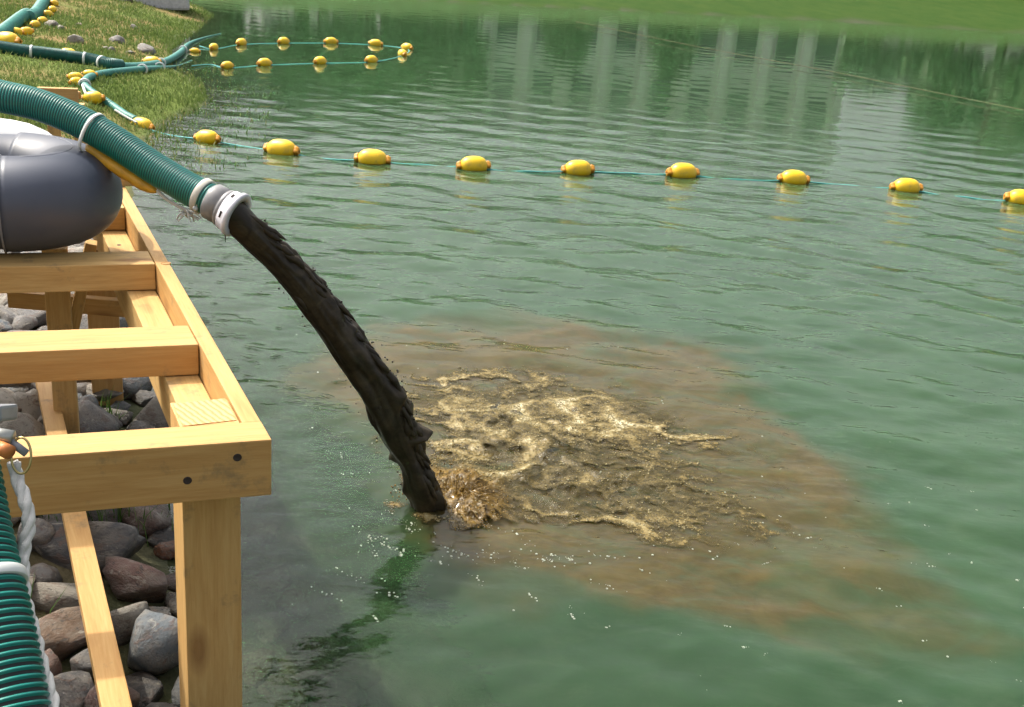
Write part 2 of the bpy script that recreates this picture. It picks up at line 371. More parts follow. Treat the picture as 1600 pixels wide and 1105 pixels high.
# ------------------------------------------------------------------ ground
LAKE = np.array([(2.5, -3), (.9, -.3), (.15, .8), (-.42, 1.5), (-.66, 2.0), (-.80, 2.3), (-1.03, 2.9), (-1.28, 3.4), (-1.52, 3.9), (-1.95, 5.0), (-2.3, 6.2),
  (-2.6, 7.4), (-2.68, 8.2), (-2.78, 9.2), (-3.12, 10.2), (-3.6, 11.0), (-4.1, 12.3), (-4.5, 14.6), (-4.95, 16.9), (-5.45, 18.0), (-6.4, 19.4), (-7.4, 20.4), (-6.6, 21.9),
  (-2.75, 24.6), (2.4, 27.9), (8.0, 31.4), (14.4, 34.0), (24, 37), (38, 36), (48, 22), (48, -3)])
def shore(x, y):
    """signed distance to the waterline, positive on land"""
    px = np.stack([x, y], -1); best = np.full(x.shape, 1e9); ins = np.zeros(x.shape, bool)
    for i in range(len(LAKE)):
        a, b = LAKE[i], LAKE[(i+1) % len(LAKE)]; ab = b-a
        t = np.clip(((px-a)@ab)/(ab@ab), 0, 1); d = np.linalg.norm(px-a-t[..., None]*ab, axis=-1); best = np.minimum(best, d)
        c = ((a[1] > y) != (b[1] > y)) & (x < (b[0]-a[0])*(y-a[1])/((b[1]-a[1]) if b[1] != a[1] else 1e-9)+a[0]); ins ^= c
    return np.where(ins, -best, best)
def height(x, y):
    s = shore(x, y)+.10*fbm(np.stack([x, y], -1)*1.1, 3, 5)*sstep(4.5, 6, y)
    near = np.where(s < .8, .22*s, .176+.10*(s-.8)); near = np.where(s > 14, 1.5+.01*(s-14), near)
    farb = np.where(s < 9, .12*s, 1.08+.012*(s-9))
    isfar = sstep(0, 3, y-(19.5-.0*x)+.35*np.minimum(0, -(x+7)))*sstep(-9, -5, x-.0*y)
    isfar = np.maximum(isfar, sstep(22, 26, y))
    z = near*(1-isfar)+farb*isfar
    z = np.where(s < 0, np.maximum(.30*s, -1.5), z)
    z = z+.022*fbm(np.stack([x, y], -1)*2.2, 4, 3)*sstep(.1, .8, s)
    return z, s, isfar
def ax(lo, f0, f1, hi, step, grow, mx):
    a = list(np.arange(f0, f1, step)); st = step
    while a[-1] < hi: st = min(st*grow, mx); a.append(a[-1]+st)
    st = step; pre = []
    v = f0
    while v > lo: st = min(st*grow, mx); v -= st; pre.append(v)
    return np.array(pre[::-1]+a)
gx = ax(-700, -8, 1.5, 700, .09, 1.12, 40); gy = ax(-120, .5, 22, 900, .09, 1.10, 40)
X, Y = np.meshgrid(gx, gy); Z, Sd, FAR = height(X, Y)
gme = fast_mesh('ground', np.stack([X, Y, Z], -1).reshape(-1, 3), gridfaces(len(gy), len(gx)), M['ground'], True)
soil = np.exp(-(((X+6.3)/.9)**2+((Y-17.2)/1.4)**2))*1.4+np.exp(-(((X+8.6)/1.6)**2+((Y-17)/3.)**2))*1.2+np.exp(-(((X+4.9)/.9)**2+((Y-9.6)/.25)**2))*.6
soil += np.exp(-(((X-15.6)/2.2)**2+((Y-35.6)/1.0)**2))*1.5
soil = np.clip(soil*(.6+.9*fbm(np.stack([X, Y], -1)*1.3, 4, 9)), 0, 1)
attr(gme, 'soil', np.clip(soil+sstep(5.2, 4.2, Y)*sstep(-6, -3, X)*.7, 0, 1)); attr(gme, 'dark_gravel', sstep(6.3, 5.0, Y)*sstep(-6, -3, X)); attr(gme, 'farlawn', FAR); attr(gme, 'bed', sstep(.06, -.02, Sd))
tag(link('ground', gme), kind='structure')
_GC = {}
def G(px, py, lift=0.):
    if (px, py, lift) not in _GC: _GC[(px, py, lift)] = _G(px, py, lift)
    return _GC[(px, py, lift)].copy()
def _G(px, py, lift):
    """line of sight onto the ground"""
    d = ray(px, py); d = d/np.linalg.norm(d); t = .8
    ts = np.arange(.8, 26, .02); Q = CP+d*ts[:, None]; hh = height(Q[:, 0], Q[:, 1])[0]; k = np.argmax(Q[:, 2] <= hh+lift)
    ts = np.linspace(ts[max(0, k-1)], ts[k], 25); Q = CP+d*ts[:, None]; hh = height(Q[:, 0], Q[:, 1])[0]; k = np.argmax(Q[:, 2] <= hh+lift)
    return Q[k]
def gz(x, y): return float(height(np.array([x]), np.array([y]))[0][0])

# ------------------------------------------------------------------ water
SP = np.array([-.02, 2.95])         # middle of the churned patch
wx = ax(-8.5, -1.1, 1.9, 47.8, .0135, 1.012, .11); wy = ax(-2, 1.4, 5.2, 37, .0125, 1.012, .085)
X, Y = np.meshgrid(wx, wy); q = np.stack([X, Y], -1)
r = np.hypot(X-SP[0], Y-SP[1])
hgt = np.zeros_like(X)
ph = fbm(q*.55, 3, 40)*5.5
pat = .35+.65*sstep(-.35, .35, fbm(q*np.array([.35, .5]), 3, 50))
for lam, a, s_ in ((.24, .0011, 0), (.36, .0022, 1.3), (.55, .0017, 2.1)):
    hgt += a*np.sin(2*math.pi*r/lam+ph*(.3/lam)**.5+s_)*np.exp(-r/13)*pat
for k in range(60):
    lam = .085*(7**RNG.random()); th = math.radians(90+RNG.normal(0, 32)); kk = 2*math.pi/lam
    w_ = .00044*(lam/.2)**1.0
    mod = 1 if k % 3 else (.3+1.1*sstep(-.3, .4, vnoise(q*.8+k*3.1, k)))
    fade = np.ones_like(X) if lam > .22 else np.exp(-Y/16)
    hgt += w_*mod*fade*np.sin(kk*(X*math.cos(th)+Y*math.sin(th))+RNG.random()*6.28)
calm = .10+.75*np.exp(-np.maximum(0, Y-6.8)/3.1)+.25*np.exp(-(Y/4.)**2)
hgt *= calm
churnw = np.exp(-((X-.15)/.75)**2-((Y-3.05)/.62)**2)
hgt += churnw*(.008*fbm(q*9, 3, 61)+.004*fbm(q*22, 2, 62))
sdw = shore(X, Y)
hgt *= sstep(.05, -.5, sdw)*.8+.2
wme = fast_mesh('water', np.stack([X, Y, hgt], -1).reshape(-1, 3), gridfaces(len(wy), len(wx)), M['water'], True)
wq = q+.16*np.stack([fbm(q*2.4, 4, 71), fbm(q*2.4, 4, 72)], -1)+.05*np.stack([fbm(q*9, 3, 73), fbm(q*9, 3, 74)], -1)
def blob(cx, cy, rx, ry, ang=0):
    c, s = math.cos(ang), math.sin(ang); dx, dy = wq[..., 0]-cx, wq[..., 1]-cy
    return np.hypot((dx*c+dy*s)/rx, (-dx*s+dy*c)/ry)
MP = np.array([(-.66, 3.55), (-.50, 3.98), (-.17, 4.20), (.4, 4.36), (.98, 4.30), (1.0, 3.55), (1.05, 3.15), (1.22, 2.68), (1.22, 2.24), (.80, 2.10), (.37, 2.27), (.13, 2.40), (-.05, 2.33), (-.24, 2.50), (-.34, 2.95), (-.52, 3.30)])
def inside(px, poly):
    best = np.full(px.shape[:-1], 1e9); ins = np.zeros(px.shape[:-1], bool)
    for i in range(len(poly)):
        a, b = poly[i], poly[(i+1) % len(poly)]; ab = b-a; tt = np.clip(((px-a)@ab)/(ab@ab), 0, 1); best = np.minimum(best, np.linalg.norm(px-a-tt[..., None]*ab, axis=-1))
        ins ^= ((a[1] > px[..., 1]) != (b[1] > px[..., 1])) & (px[..., 0] < (b[0]-a[0])*(px[..., 1]-a[1])/((b[1]-a[1]) or 1e-9)+a[0])
    return np.where(ins, best, -best)
mud = np.zeros_like(X); mm = (np.abs(X) < 2.2) & (Y > 1.2) & (Y < 5.4)
w2 = wq[mm]; w3 = w2+.20*np.stack([fbm(w2*1.5, 3, 171), fbm(w2*1.5, 3, 172)], -1)+.10*np.stack([fbm(w2*np.array([3., 6.]), 4, 175), fbm(w2*np.array([3., 6.]), 4, 176)], -1)
md_ = inside(w3, MP)
den = 1.3+1.2*fbm(w3*np.array([2.2, 4.4]), 5, 77, .58)
mv = sstep(-.18, .24, md_)*(1-.22*sstep(.45, 1.1, w2[:, 0])*sstep(3.0, 2.4, w2[:, 1]))
core_ = np.exp(-((w2[:, 0]-.15)/.55)**2-((w2[:, 1]-3.1)/.55)**2)
mud[mm] = np.clip(mv*np.maximum(den, .35*core_)+.55*core_*mv, 0, 1)
attr(wme, 'mud', np.clip(mud, 0, 1)); attr(wme, 'far', sstep(6, 14, Y)); attr(wme, 'churn', np.clip(churnw, 0, 1))
dep = np.maximum(0, -.30*sdw)
attr(wme, 'clarity', np.clip(.92*np.exp(-dep*8.0)*(1-np.clip(mud, 0, 1)), 0, 1))
tag(link('water', wme), kind='structure')

# ------------------------------------------------------------------ far bank: building, trees (seen in the water)
bld = empty('apartment_building', (4.5, 62, 1.2), 'long pale apartment block with pilasters standing behind the far lawn, mirrored in the pond', 'building')
bx0, bx1, by = -7.0, 16.2, 60.; bz0, bz1 = 1.0, 9.4
V, F = boxVF(((bx0+bx1)/2, by+6, (bz0+bz1)/2), bx1-bx0, 12, bz1-bz0); mesh('wall', V, F, M['facade'], bld, False)
V, F = boxVF(((bx0+bx1)/2, by+6, bz1+.15), bx1-bx0+.5, 12.5, .3); mesh('roof', V, F, M['frame'], bld, False)
nb = 11; bw = (bx1-bx0)/nb
for i in range(nb+1):
    V, F = boxVF((bx0+i*bw, by-.15, (bz0+bz1)/2), .42, .5, bz1-bz0-.004); mesh('pilaster', V, F, M['facade'], bld, False)
for i in range(nb):
    for j in range(2):
        cx, cz = bx0+(i+.5)*bw, bz0+2.0+j*3.4
        V, F = boxVF((cx, by-.02, cz), 1.25, .12, 2.0); wnd = mesh('window', V, F, M['frame'], bld, False, origin=(cx, by, cz))
        V, F = boxVF((cx, by-.085, cz), 1.05, .03, 1.8); mesh('pane', V, F, M['glass'], wnd, False)
def leaves(c, r, n, size, rng):
    cl = rng.normal(size=(max(9, n//70), 3)); cl /= np.linalg.norm(cl, axis=1)[:, None]; cl *= rng.random((len(cl), 1))**.45
    k = rng.integers(0, len(cl), n)
    p = np.asarray(c)+(cl[k]*.86+rng.normal(size=(n, 3))*.17)*np.asarray(r)
    a = rng.normal(size=(n, 3)); a /= np.linalg.norm(a, axis=1)[:, None]; b = np.cross(a, rng.normal(size=(n, 3))); b /= np.linalg.norm(b, axis=1)[:, None]
    s = size*(.6+.8*rng.random((n, 1)))
    V = np.stack([p-a*s, p+b*s*.5, p+a*s, p-b*s*.5], 1).reshape(-1, 3)
    return V, np.arange(4*n).reshape(-1, 4)
tree_w = {0: 'round dense', 1: 'tall loose', 2: 'low bushy', 3: 'broad spreading'}
def tree(x, y, h, rx, kind, mat, label, n=1900):
    z0 = gz(x, y); t = empty('broadleaf_tree', (x, y, z0), label, 'tree', 'trees on the far bank')
    pts = [(x, y, z0-.2), (x+.1, y, z0+h*.3), (x-.08, y+.1, z0+h*.7)]
    pa, _ = spline(pts, 8); tr = [tube(pa, np.linspace(.05*h*.45, .02*h*.4, 8), 8)]
    for i in range(5):
        a = i*1.3+x; pb, _ = spline([(x, y, z0+h*.38), (x+math.cos(a)*rx*.35, y+math.sin(a)*rx*.35, z0+h*.58), (x+math.cos(a)*rx*.6, y+math.sin(a)*rx*.6, z0+h*.72)], 6)
        tr.append(tube(pb, np.linspace(.011*h, .004*h, 6), 6))
    V, F = merge(tr); mesh('trunk', V, F, M['trunk'], t)
    V, F = leaves((x, y, z0+h*.53), (rx, rx, h*.50), n, .30, RNG)
    mesh('crown', V, F, mat, t, False)
TR = [(-17, 44, 6.2, 3.0), (-12.6, 42, 6.0, 2.6), (-9.4, 44, 6.6, 2.5), (-6.6, 43, 6.2, 2.2), (-3.6, 50, 5.0, 1.6), (13.6, 46, 2.2, 1.5), (15.2, 45, 2.0, 1.4), (17.0, 46, 4.6, 1.5), (20.3, 47, 6.2, 2.2), (24, 47, 6.8, 2.6), (1.2, 55, 3.0, 1.2), (6.6, 56, 3.4, 1.2), (-22, 42, 6.8, 3.0), (28.5, 46, 6.0, 2.6)]
TL = ['round dense tree left of the pale building across the pond', 'dense dark tree second from the left bank across the pond', 'tallest dark tree at the left corner of the pale building', 'dark tree in front of the left bays of the pale building', 'slim young tree before the third bay of the pale building', 'low bush just right of the pale building', 'lowest round bush right of the pale building', 'small tree left of the palm across the pond', 'loose tree right of the palm across the pond', 'broad tree farther right of the palm', 'small shrubby tree before the middle of the pale building', 'small shrubby tree before the right half of the pale building', 'broad tree farthest left across the pond', 'bushy tree farthest right across the pond']
TR += [(-15.2, 40, 3.8, 2.6), (-11.2, 39, 3.6, 2.4), (-7.9, 40, 3.6, 2.2), (-4.9, 42, 3.2, 1.9), (18.8, 43, 3.2, 1.7), (22.4, 44, 3.8, 2.3)]
TL += ['wide low bush at the far left across the pond', 'wide low bush second from the left across the pond', 'wide low bush third from the left across the pond', 'wide low bush at the left corner of the pale building', 'wide low bush below the palm across the pond', 'wide low bush right of the palm across the pond']
for i, (a, l) in enumerate(zip(TR, TL)): tree(*a, 0, M['leafA'] if i % 3 else M['leafB'], l)
px_, py_ = 18.2, 45.; z0 = gz(px_, py_); pt = empty('palm_tree', (px_, py_, z0), 'tall palm tree with arching fronds across the pond, seen only as a reflection', 'tree')
pa, _ = spline([(px_, py_, z0-.2), (px_+.1, py_, z0+2), (px_+.02, py_, z0+4.3)], 14); V, F = tube(pa, np.linspace(.2, .15, 14), 10); mesh('trunk', V, F, M['trunk'], pt)
for k in range(22):
    a = k*2.4; el = .9-.07*k; L = 1.7
    pth, _ = spline([(px_, py_, z0+4.3), (px_+math.cos(a)*L*.5, py_+math.sin(a)*L*.5, z0+4.3+el*.6), (px_+math.cos(a)*L, py_+math.sin(a)*L, z0+4.3+el*.5-.55)], 14)
    T, N, B = frames(pth); VV, FF = [], []
    for i in range(1, 14):
        for s_ in (-1, 1):
            b = len(VV); w = .45*math.sin(math.pi*min(1, i/13*.9+.12))
            VV += [pth[i], pth[i]+T[i]*.05, pth[i]+B[i]*s_*w+T[i]*.2-np.array([0, 0, .12])]; FF.append((b, b+1, b+2))
    mesh('frond', np.array(VV), FF, M['leafA'], pt, False)

# ------------------------------------------------------------------ timber platform
O = np.array([-.379, 1.598, 0.]); U_ = np.array([-.458, .889, 0.]); W_ = np.array([-.934, -.358, 0.])
plat = empty('timber_platform', (O[0], O[1], 0), 'new pine platform frame of bare beams standing over stones at the water edge', 'platform')
def uw(a0, a1, b0, b1, z0, z1): return [O+U_*a+W_*b+np.array([0, 0, z]) for a in (a0, a1) for b in (b0, b1) for z in (z0, z1)]
ZT = .70
beam('front_beam', uw(0, .074, 0, 1.1, ZT-.103, ZT), -W_, M['wood'], plat)['label'] = 'front beam with two dark discs for bolt holes'
beam('rim_beam', uw(.0755, 1.93, 0, .031, ZT-.103, ZT-.001), U_, M['wood'], plat)
beam('rim_beam', uw(.0755, 1.93, 1.05, 1.081, ZT-.103, ZT-.001), U_, M['wood'], plat)
for a in (.452, .999, 1.546):
    beam('cross_beam', uw(a, a+.113, .033, 1.048, ZT-.066, ZT-.0015), -W_, M['wood'], plat)
beam('ledger', uw(.182, 1.90, .0335, .098, ZT-.165, ZT-.0685), U_, M['wood'], plat)
pv = uw(.077, .178, .034, .131, -.45, ZT-.002); beam('post', pv, (0, 0, 1), M['wood'], plat)['label'] = 'thick front corner post standing in the water'
V, F = boxVF(np.mean(pv, 0)*[1, 1, 0]+[0, 0, ZT-.0015], .093, .088, .002, [U_, np.cross([0, 0, 1], U_), [0, 0, 1]]); mesh('post_end_grain', V, F, M['endgrain'], plat, False, origin=np.mean(V, 0))
def stick(name, p0, p1, w, h, parent=plat, mat=None, side=None):
    p0, p1 = np.asarray(p0, float), np.asarray(p1, float); x = p1-p0; L = np.linalg.norm(x); x /= L
    s = np.cross([0, 0, 1.], x) if abs(x[2]) < .95 else np.asarray(side if side is not None else W_); s = s-x*(s@x); s /= np.linalg.norm(s); u = np.cross(x, s)
    V, F = boxVF((p0+p1)/2, L, w, h, [x, s, u]); return beam(name, V, x, mat or M['wood'], parent)
r0 = P(181, 1105, .15); r1 = P(114, 797, .15); rd = (r1-r0)/np.linalg.norm(r1-r0)
stick('low_rail', r0-rd*.5, r0+rd*1.75, .05, .035)
pb = D(92, 480, 2.76)
stick('post', (pb[0], pb[1], -.05), (pb[0], pb[1], .632), .062, .062)
stick('knee_brace', D(143, 378, 2.83), D(113, 520, 2.81), .03, .045)
stick('low_board', D(15, 466, 2.98), D(205, 482, 2.98), .03, .05)
pf = O+U_*1.75+W_*.085; stick('post', (pf[0], pf[1], -.3), (pf[0], pf[1], .53), .09, .09)
pf = O+U_*.12+W_*1.0; stick('post', (pf[0], pf[1], -.1), (pf[0], pf[1], .596), .09, .09)
pf = O+U_*1.75+W_*1.0; stick('post', (pf[0], pf[1], 0), (pf[0], pf[1], .596), .09, .09)
# cap board across the far end and the landing behind
beam('end_board', uw(1.80, 1.925, -.055, 1.2, ZT, ZT+.034), -W_, M['wood'], plat)
ld = empty('timber_landing', tuple(P(112, 160, .45)), 'small pine landing frame behind the green discharge hose on the grass', 'platform')
stick('edge_board', P(60, 148, .60), P(122, 147, .60), .10, .035, ld); stick('edge_board', P(60, 158, .58), P(123, 160, .58), .04, .13, ld)
for xx in (75, 116): q_ = P(xx, 158, .52); stick('leg', (q_[0], q_[1]+.05, gz(q_[0], q_[1]+.05)-.05), (q_[0], q_[1]+.05, .5), .06, .06, ld)
def bolt(px, py, nrm, plane_pt, r=.0070):
    nrm = np.asarray(nrm, float); nrm /= np.linalg.norm(nrm); d = ray(px, py); t = ((plane_pt-CP)@nrm)/(d@nrm); q_ = CP+d*t
    V, F = lathe_on(q_-nrm*.004, nrm, [(0, r), (.0042, r), (.005, r*.85), (.0047, r*.75), (.0047, .0004)], 16); mesh('bolt_hole_disc', V, F, M['dark'], plat, True, origin=q_)  # near-flush disc whose dark colour stands for shade inside a bolt hole
fn = -np.cross([0, 0, 1.], W_); fn = fn if fn[1] < 0 else -fn
bolt(371, 715, fn, O+[0, 0, .65]); bolt(293, 751, fn, O+[0, 0, .65])
bolt(186, 383, (0, 0, 1), np.array([0, 0, ZT-.0685]), .006)
kq = P(259, 411, ZT); V, F = lathe_on((kq[0], kq[1], ZT-.004), (0, 0, 1), [(0, .012), (.0042, .012), (.0046, .0105), (.0038, .0098), (.0038, .0005)], 20); mesh('knot', V, F, M['knot'], plat, True, origin=kq)

# ------------------------------------------------------------------ grey pipe return bend and white pipe
pr = .106; PZ = ZT+pr+.008; RB_ = .150
l0 = P(20, 319, PZ); axis = -W_; sep = U_*RB_*2; C = l0+sep*.5
gp = empty('grey_return_pipe', (C[0], C[1], ZT), 'glossy dark grey plastic pipe with a return bend lying on the platform beams', 'pipe')
low = [l0+W_*t for t in (1.2, .6, .0)]; up = [l0+sep+W_*t for t in (0, .6, 1.2)]
e0 = l0+W_*.03
arc = [C+axis*(math.sin(t)*RB_)-U_*(math.cos(t)*RB_) for t in np.linspace(0, math.pi, 41)]
V, F = tube(np.array([l0+W_*1.3, l0+W_*.015]), pr, 48, False); mesh('pipe', V, F, M['pvc'], gp)
V, F = tube(np.array([l0+sep+W_*1.3, l0+sep+W_*.6, l0+sep+W_*.02]+arc[:-8:-1]), pr, 48, False); mesh('pipe', V, F, M['pvc'], gp)
pth = np.array([l0+W_*.02, l0+W_*.005]+arc[:-3])
V, F = tube(pth, pr+.006, 48, True); mesh('elbow', V, F, M['pvc'], gp)
V, F = lathe_on(l0+W_*.022, axis, [(0, pr+.0005), (0, pr+.0095), (.0025, pr+.0095), (.004, pr+.006)], 48, False); mesh('seam_ring', V, F, M['pvc_seam'], gp)
# thin mould line over the crown of the bend
ml = [C+axis*(math.sin(t)*RB_)-U_*(math.cos(t)*RB_)+np.array([0, 0, pr+.006]) for t in np.linspace(.15, 2.6, 24)]
V, F = tube(np.array(ml), .0011, 6); mesh('mould_line', V, F, M['pvc_seam'], gp)
wp = D(-10, 235, 3.02); wpo = empty('white_pipe', (wp[0], wp[1], ZT), 'white plastic pipe end behind the grey return pipe and under the green hose', 'pipe')
pa, _ = spline([wp+W_*.9, wp+W_*.4, wp+W_*.02, wp-W_*.11-np.array([0, 0, .035]), wp-W_*.16-np.array([0, 0, .15])], 40)
V, F = tube(pa, .092, 40); mesh('white_bend', V, F, M['white'], wpo)

# ------------------------------------------------------------------ hoses
def hose(parent, path_pts, R, pitch, mats, seg=32, depth=.09, name='hose_body', per=6, groove=.5):
    _, L = spline(path_pts, 10); nr = int(L/pitch); n = nr*per+1
    path, _ = spline(path_pts, n)
    f = (np.arange(n) % per)/per
    prof = np.where(f < groove, -np.ones(n)*depth*.9, depth*np.sin(np.pi*np.clip((f-groove)/(1-groove), 0, 1)))
    V, F = tube(path, R*(1+prof), seg)
    fm = []
    for i in range(n-1): fm += [1 if ((i % per)+.5)/per < groove else 0]*seg
    fm += [0, 0]
    return mesh(name, V, F, None, parent, True, mats=mats, fmat=fm), path
HY = 2.66
hp = [D(x, y, Y) for x, y, Y in ((-420, 105, 2.85), (-200, 108, 2.74), (-80, 128, 2.68), (0, 150, HY), (60, 164, HY), (120, 188, 2.65), (180, 222, 2.63), (240, 262, 2.60), (290, 292, 2.575), (322, 309, 2.56), (336, 317, 2.555))]
dh = empty('discharge_hose', tuple(hp[3]-[0, 0, .04]), 'thick green ribbed hose with grey end coupling pouring black slurry into the pond', 'hose')
HR = .0385
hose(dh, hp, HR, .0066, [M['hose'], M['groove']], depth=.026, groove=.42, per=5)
n0 = hp[-3]; n1 = D(365, 334, 2.54); ad = (n1-n0)/np.linalg.norm(n1-n0); e = hp[-1]
V, F = lathe_on(e-ad*.012, ad, [(0, .030), (0, .0425), (.004, .0455), (.030, .0455), (.032, .043), (.036, .043), (.038, .0475), (.047, .0475), (.049, .044)], 40); mesh('coupling_sleeve', V, F, M['coupling'], dh)
V, F = lathe_on(e+ad*.037, ad, [(0, .046), (.0, .0505), (.017, .0515), (.019, .056), (.028, .0565), (.030, .054), (.030, .040), (.012, .038)], 40, False); fl = mesh('coupling_flange', V, F, M['flange'], dh)
tocam = (CP-e)/np.linalg.norm(CP-e)
def slot(t, perp_sh, L, w, mat, name, R):
    s = np.cross(ad, tocam); s /= np.linalg.norm(s); o_ = np.cross(s, ad); o_ /= np.linalg.norm(o_)
    if o_@tocam < 0: o_ = -o_
    c, s2 = math.cos(perp_sh), math.sin(perp_sh); rad = o_*c+s*s2
    V, F = boxVF(e+ad*t+rad*R, w, L, .003, [ad, np.cross(rad, ad), rad]); mesh(name, V, F, mat, fl, False, origin=np.mean(V, 0))
slot(.046, .35, .016, .005, M['dark'], 'flange_slot', .0505); slot(.046, -.75, .012, .005, M['dark'], 'flange_slot', .0505)
V, F = lathe_on(D(317, 306, 2.565)-ad*.0085, ad, [(0, .038), (0, .0425), (.001, .0435), (.016, .0435), (.017, .0425), (.017, .038)], 40, False); cb = mesh('clamp_band', V, F, M['band'], dh)
sv = np.cross(ad, tocam); sv /= np.linalg.norm(sv); sv = sv if sv[2] < 0 else -sv
for k, (rr, oo) in enumerate(((.007, 0), (.005, .011))):
    c_ = D(317, 306, 2.565)+(tocam*.6+sv*.8)*.0445-sv*oo; V, F = lathe_on(c_-tocam*.004, tocam, [(0, rr), (.008, rr), (.009, rr*.6), (.009, .0005)], 14); mesh('clamp_screw', V, F, M['steel'], cb, origin=c_)
tp = D(147, 203, 2.64); td = D(170, 215, 2.632)-D(125, 190, 2.65); td /= np.linalg.norm(td)
ctp = D(145, 206, 2.64)
ring = []
sgn = np.cross(td, tocam); sgn /= np.linalg.norm(sgn); sgn = sgn if sgn[2] > 0 else -sgn; oo = np.cross(sgn, td); oo = oo if oo@tocam > 0 else -oo
hc = D(147, 203, 2.64)
for t in np.linspace(0, 2*math.pi, 40, endpoint=False):
    cc, s_ = math.cos(t), math.sin(t); rad = .0415
    pnt = hc+oo*cc*rad+sgn*(s_*rad-(.018*sstep(0, 1, np.array(-s_))))+td*(.10*0)
    ring.append(pnt)
ring = np.array(ring)
V = np.concatenate([[p_+td*s_*.0042+((p_-hc)/np.linalg.norm(p_-hc))*o_ for p_ in ring] for s_, o_ in ((-1, -.001), (-1, .002), (1, .002), (1, -.001))]); F = []
for a in range(4):
    for j in range(40): F.append((a*40+j, a*40+(j+1) % 40, ((a+1) % 4)*40+(j+1) % 40, ((a+1) % 4)*40+j))
mesh('cable_tie', V, F, M['tie'], dh)
fp = [D(x, y, Y) for x, y, Y in ((138, 225, 2.66), (150, 238, 2.645), (172, 255, 2.635), (195, 270, 2.625), (218, 285, 2.615), (236, 295, 2.605), (244, 299, 2.60))]
pa, _ = spline(fp, 40); tt = np.linspace(0, 1, 40); rr = .0190*np.minimum(1, (np.minimum(tt, 1-tt)*9+.12))**.5*(1-.28*tt)*(1+.05*np.sin(tt*26))
V, F = tube(pa, rr, 20); yf = mesh('hose_float', V, F, M['foamyel'], None, origin=fp[2]); tag(yf, 'long weathered yellow foam float tied under the green discharge hose', 'float')
V, F = tube(spline([D(246, 297, 2.60), D(254, 306, 2.597), D(266, 315, 2.595), D(282, 324, 2.59), D(297, 331, 2.585), D(300, 338, 2.58)], 30)[0], .0045, 8)
parts = [(V, F)]
for k in range(16):
    a = D(292+random.uniform(-5, 8), 329+random.uniform(-2, 4), 2.585); b = a+np.array([random.uniform(-.02, .035), random.uniform(-.02, .02), random.uniform(-.026, .004)])
    parts.append(tube(np.array([a, (a+b)/2+[random.uniform(-.006, .006), 0, 0], b]), [.0024, .0026, .0010], 6))
V, F = merge(parts); tag(mesh('rope_tail', V, F, M['rope'], None, origin=D(292, 329, 2.585)), 'frayed pale rope end knotted under the hose clamp', 'rope')
# near hose at the lower left, with its lever coupling
NH = [P(-64, 700, .90), P(-52, 780, .875), P(-34, 870, .85), P(-14, 960, .825), P(4, 1060, .80), P(14, 1130, .785), P(34, 1300, .755)]
NH = [D(x, y, Y) for x, y, Y in ((-70, 690, 1.13), (-58, 750, 1.10), (-40, 850, 1.05), (-17, 950, 1.0), (4, 1060, .95), (16, 1130, .92), (40, 1300, .85))]
nh = empty('supply_hose', tuple(NH[2]-[0, 0, .045]), 'teal ribbed hose with dark grooves in the lower left corner beside the front beam', 'hose')
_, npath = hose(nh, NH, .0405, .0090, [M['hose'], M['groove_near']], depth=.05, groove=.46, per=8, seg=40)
i_ = np.argmin([abs(552.5-FPX*((p_-CP)@CU)/((p_-CP)@_f)-915) for p_ in npath]); td = npath[i_+3]-npath[i_-3]
V, F = lathe_on(npath[i_]-td/np.linalg.norm(td)*.006, td, [(0, .040), (0, .0445), (.001, .0452), (.011, .0452), (.012, .0445), (.012, .04)], 44, False); mesh('cable_tie', V, F, M['tie'], nh)
ax_ = NH[0]-NH[1]; ax_ /= np.linalg.norm(ax_)
V, F = lathe_on(NH[0]-ax_*.01, ax_, [(0, .043), (.03, .0445), (.032, .05), (.05, .05), (.052, .045), (.085, .045)], 36); mesh('coupling_sleeve', V, F, M['alu'], nh)
c_ = D(12, 683, 1.12); V, F = tube(np.array([c_+[-.025, 0, .003], c_+[.006, 0, .0]]), .0085, 18); mesh('clamp_barrel', V, F, M['steel'], nh)
c_ = D(14, 701, 1.11); V, F = tube(np.array([c_+[-.012, 0, .001], c_+[.004, -.006, -.002]]), .0085, 18); mesh('clamp_plug', V, F, M['orange'], nh)
c_ = D(27, 698, 1.12); V, F = tube(np.array([c_+[-.008, 0, .006], c_+[.0105, 0, -.008]]), .0048, 14); mesh('clamp_bolt', V, F, M['alu'], nh)
c_ = D(33, 712, 1.115); rg = np.array([c_+CR*math.cos(t)*.0115+CU*math.sin(t)*.021 for t in np.linspace(0, 2*math.pi, 33)]); V, F = tube(rg, .0015, 8, False); mesh('pull_ring', V, F, M['brass'], nh)
c_ = D(8, 640, 1.2)
V, F = boxVF(c_+np.array([-.016, 0, -.006]), .042, .05, .020, [CR, _f, CU]); bx = beam('lever_lug', V, CR, M['alu'], nh, .004)
V, F = lathe_on(c_+CU*.008, CU-_f*.3, [(0, .006), (.0005, .007), (.001, .0065), (.0004, .0005)], 16); mesh('lug_hole', V, F, M['dark'], bx) if False else None
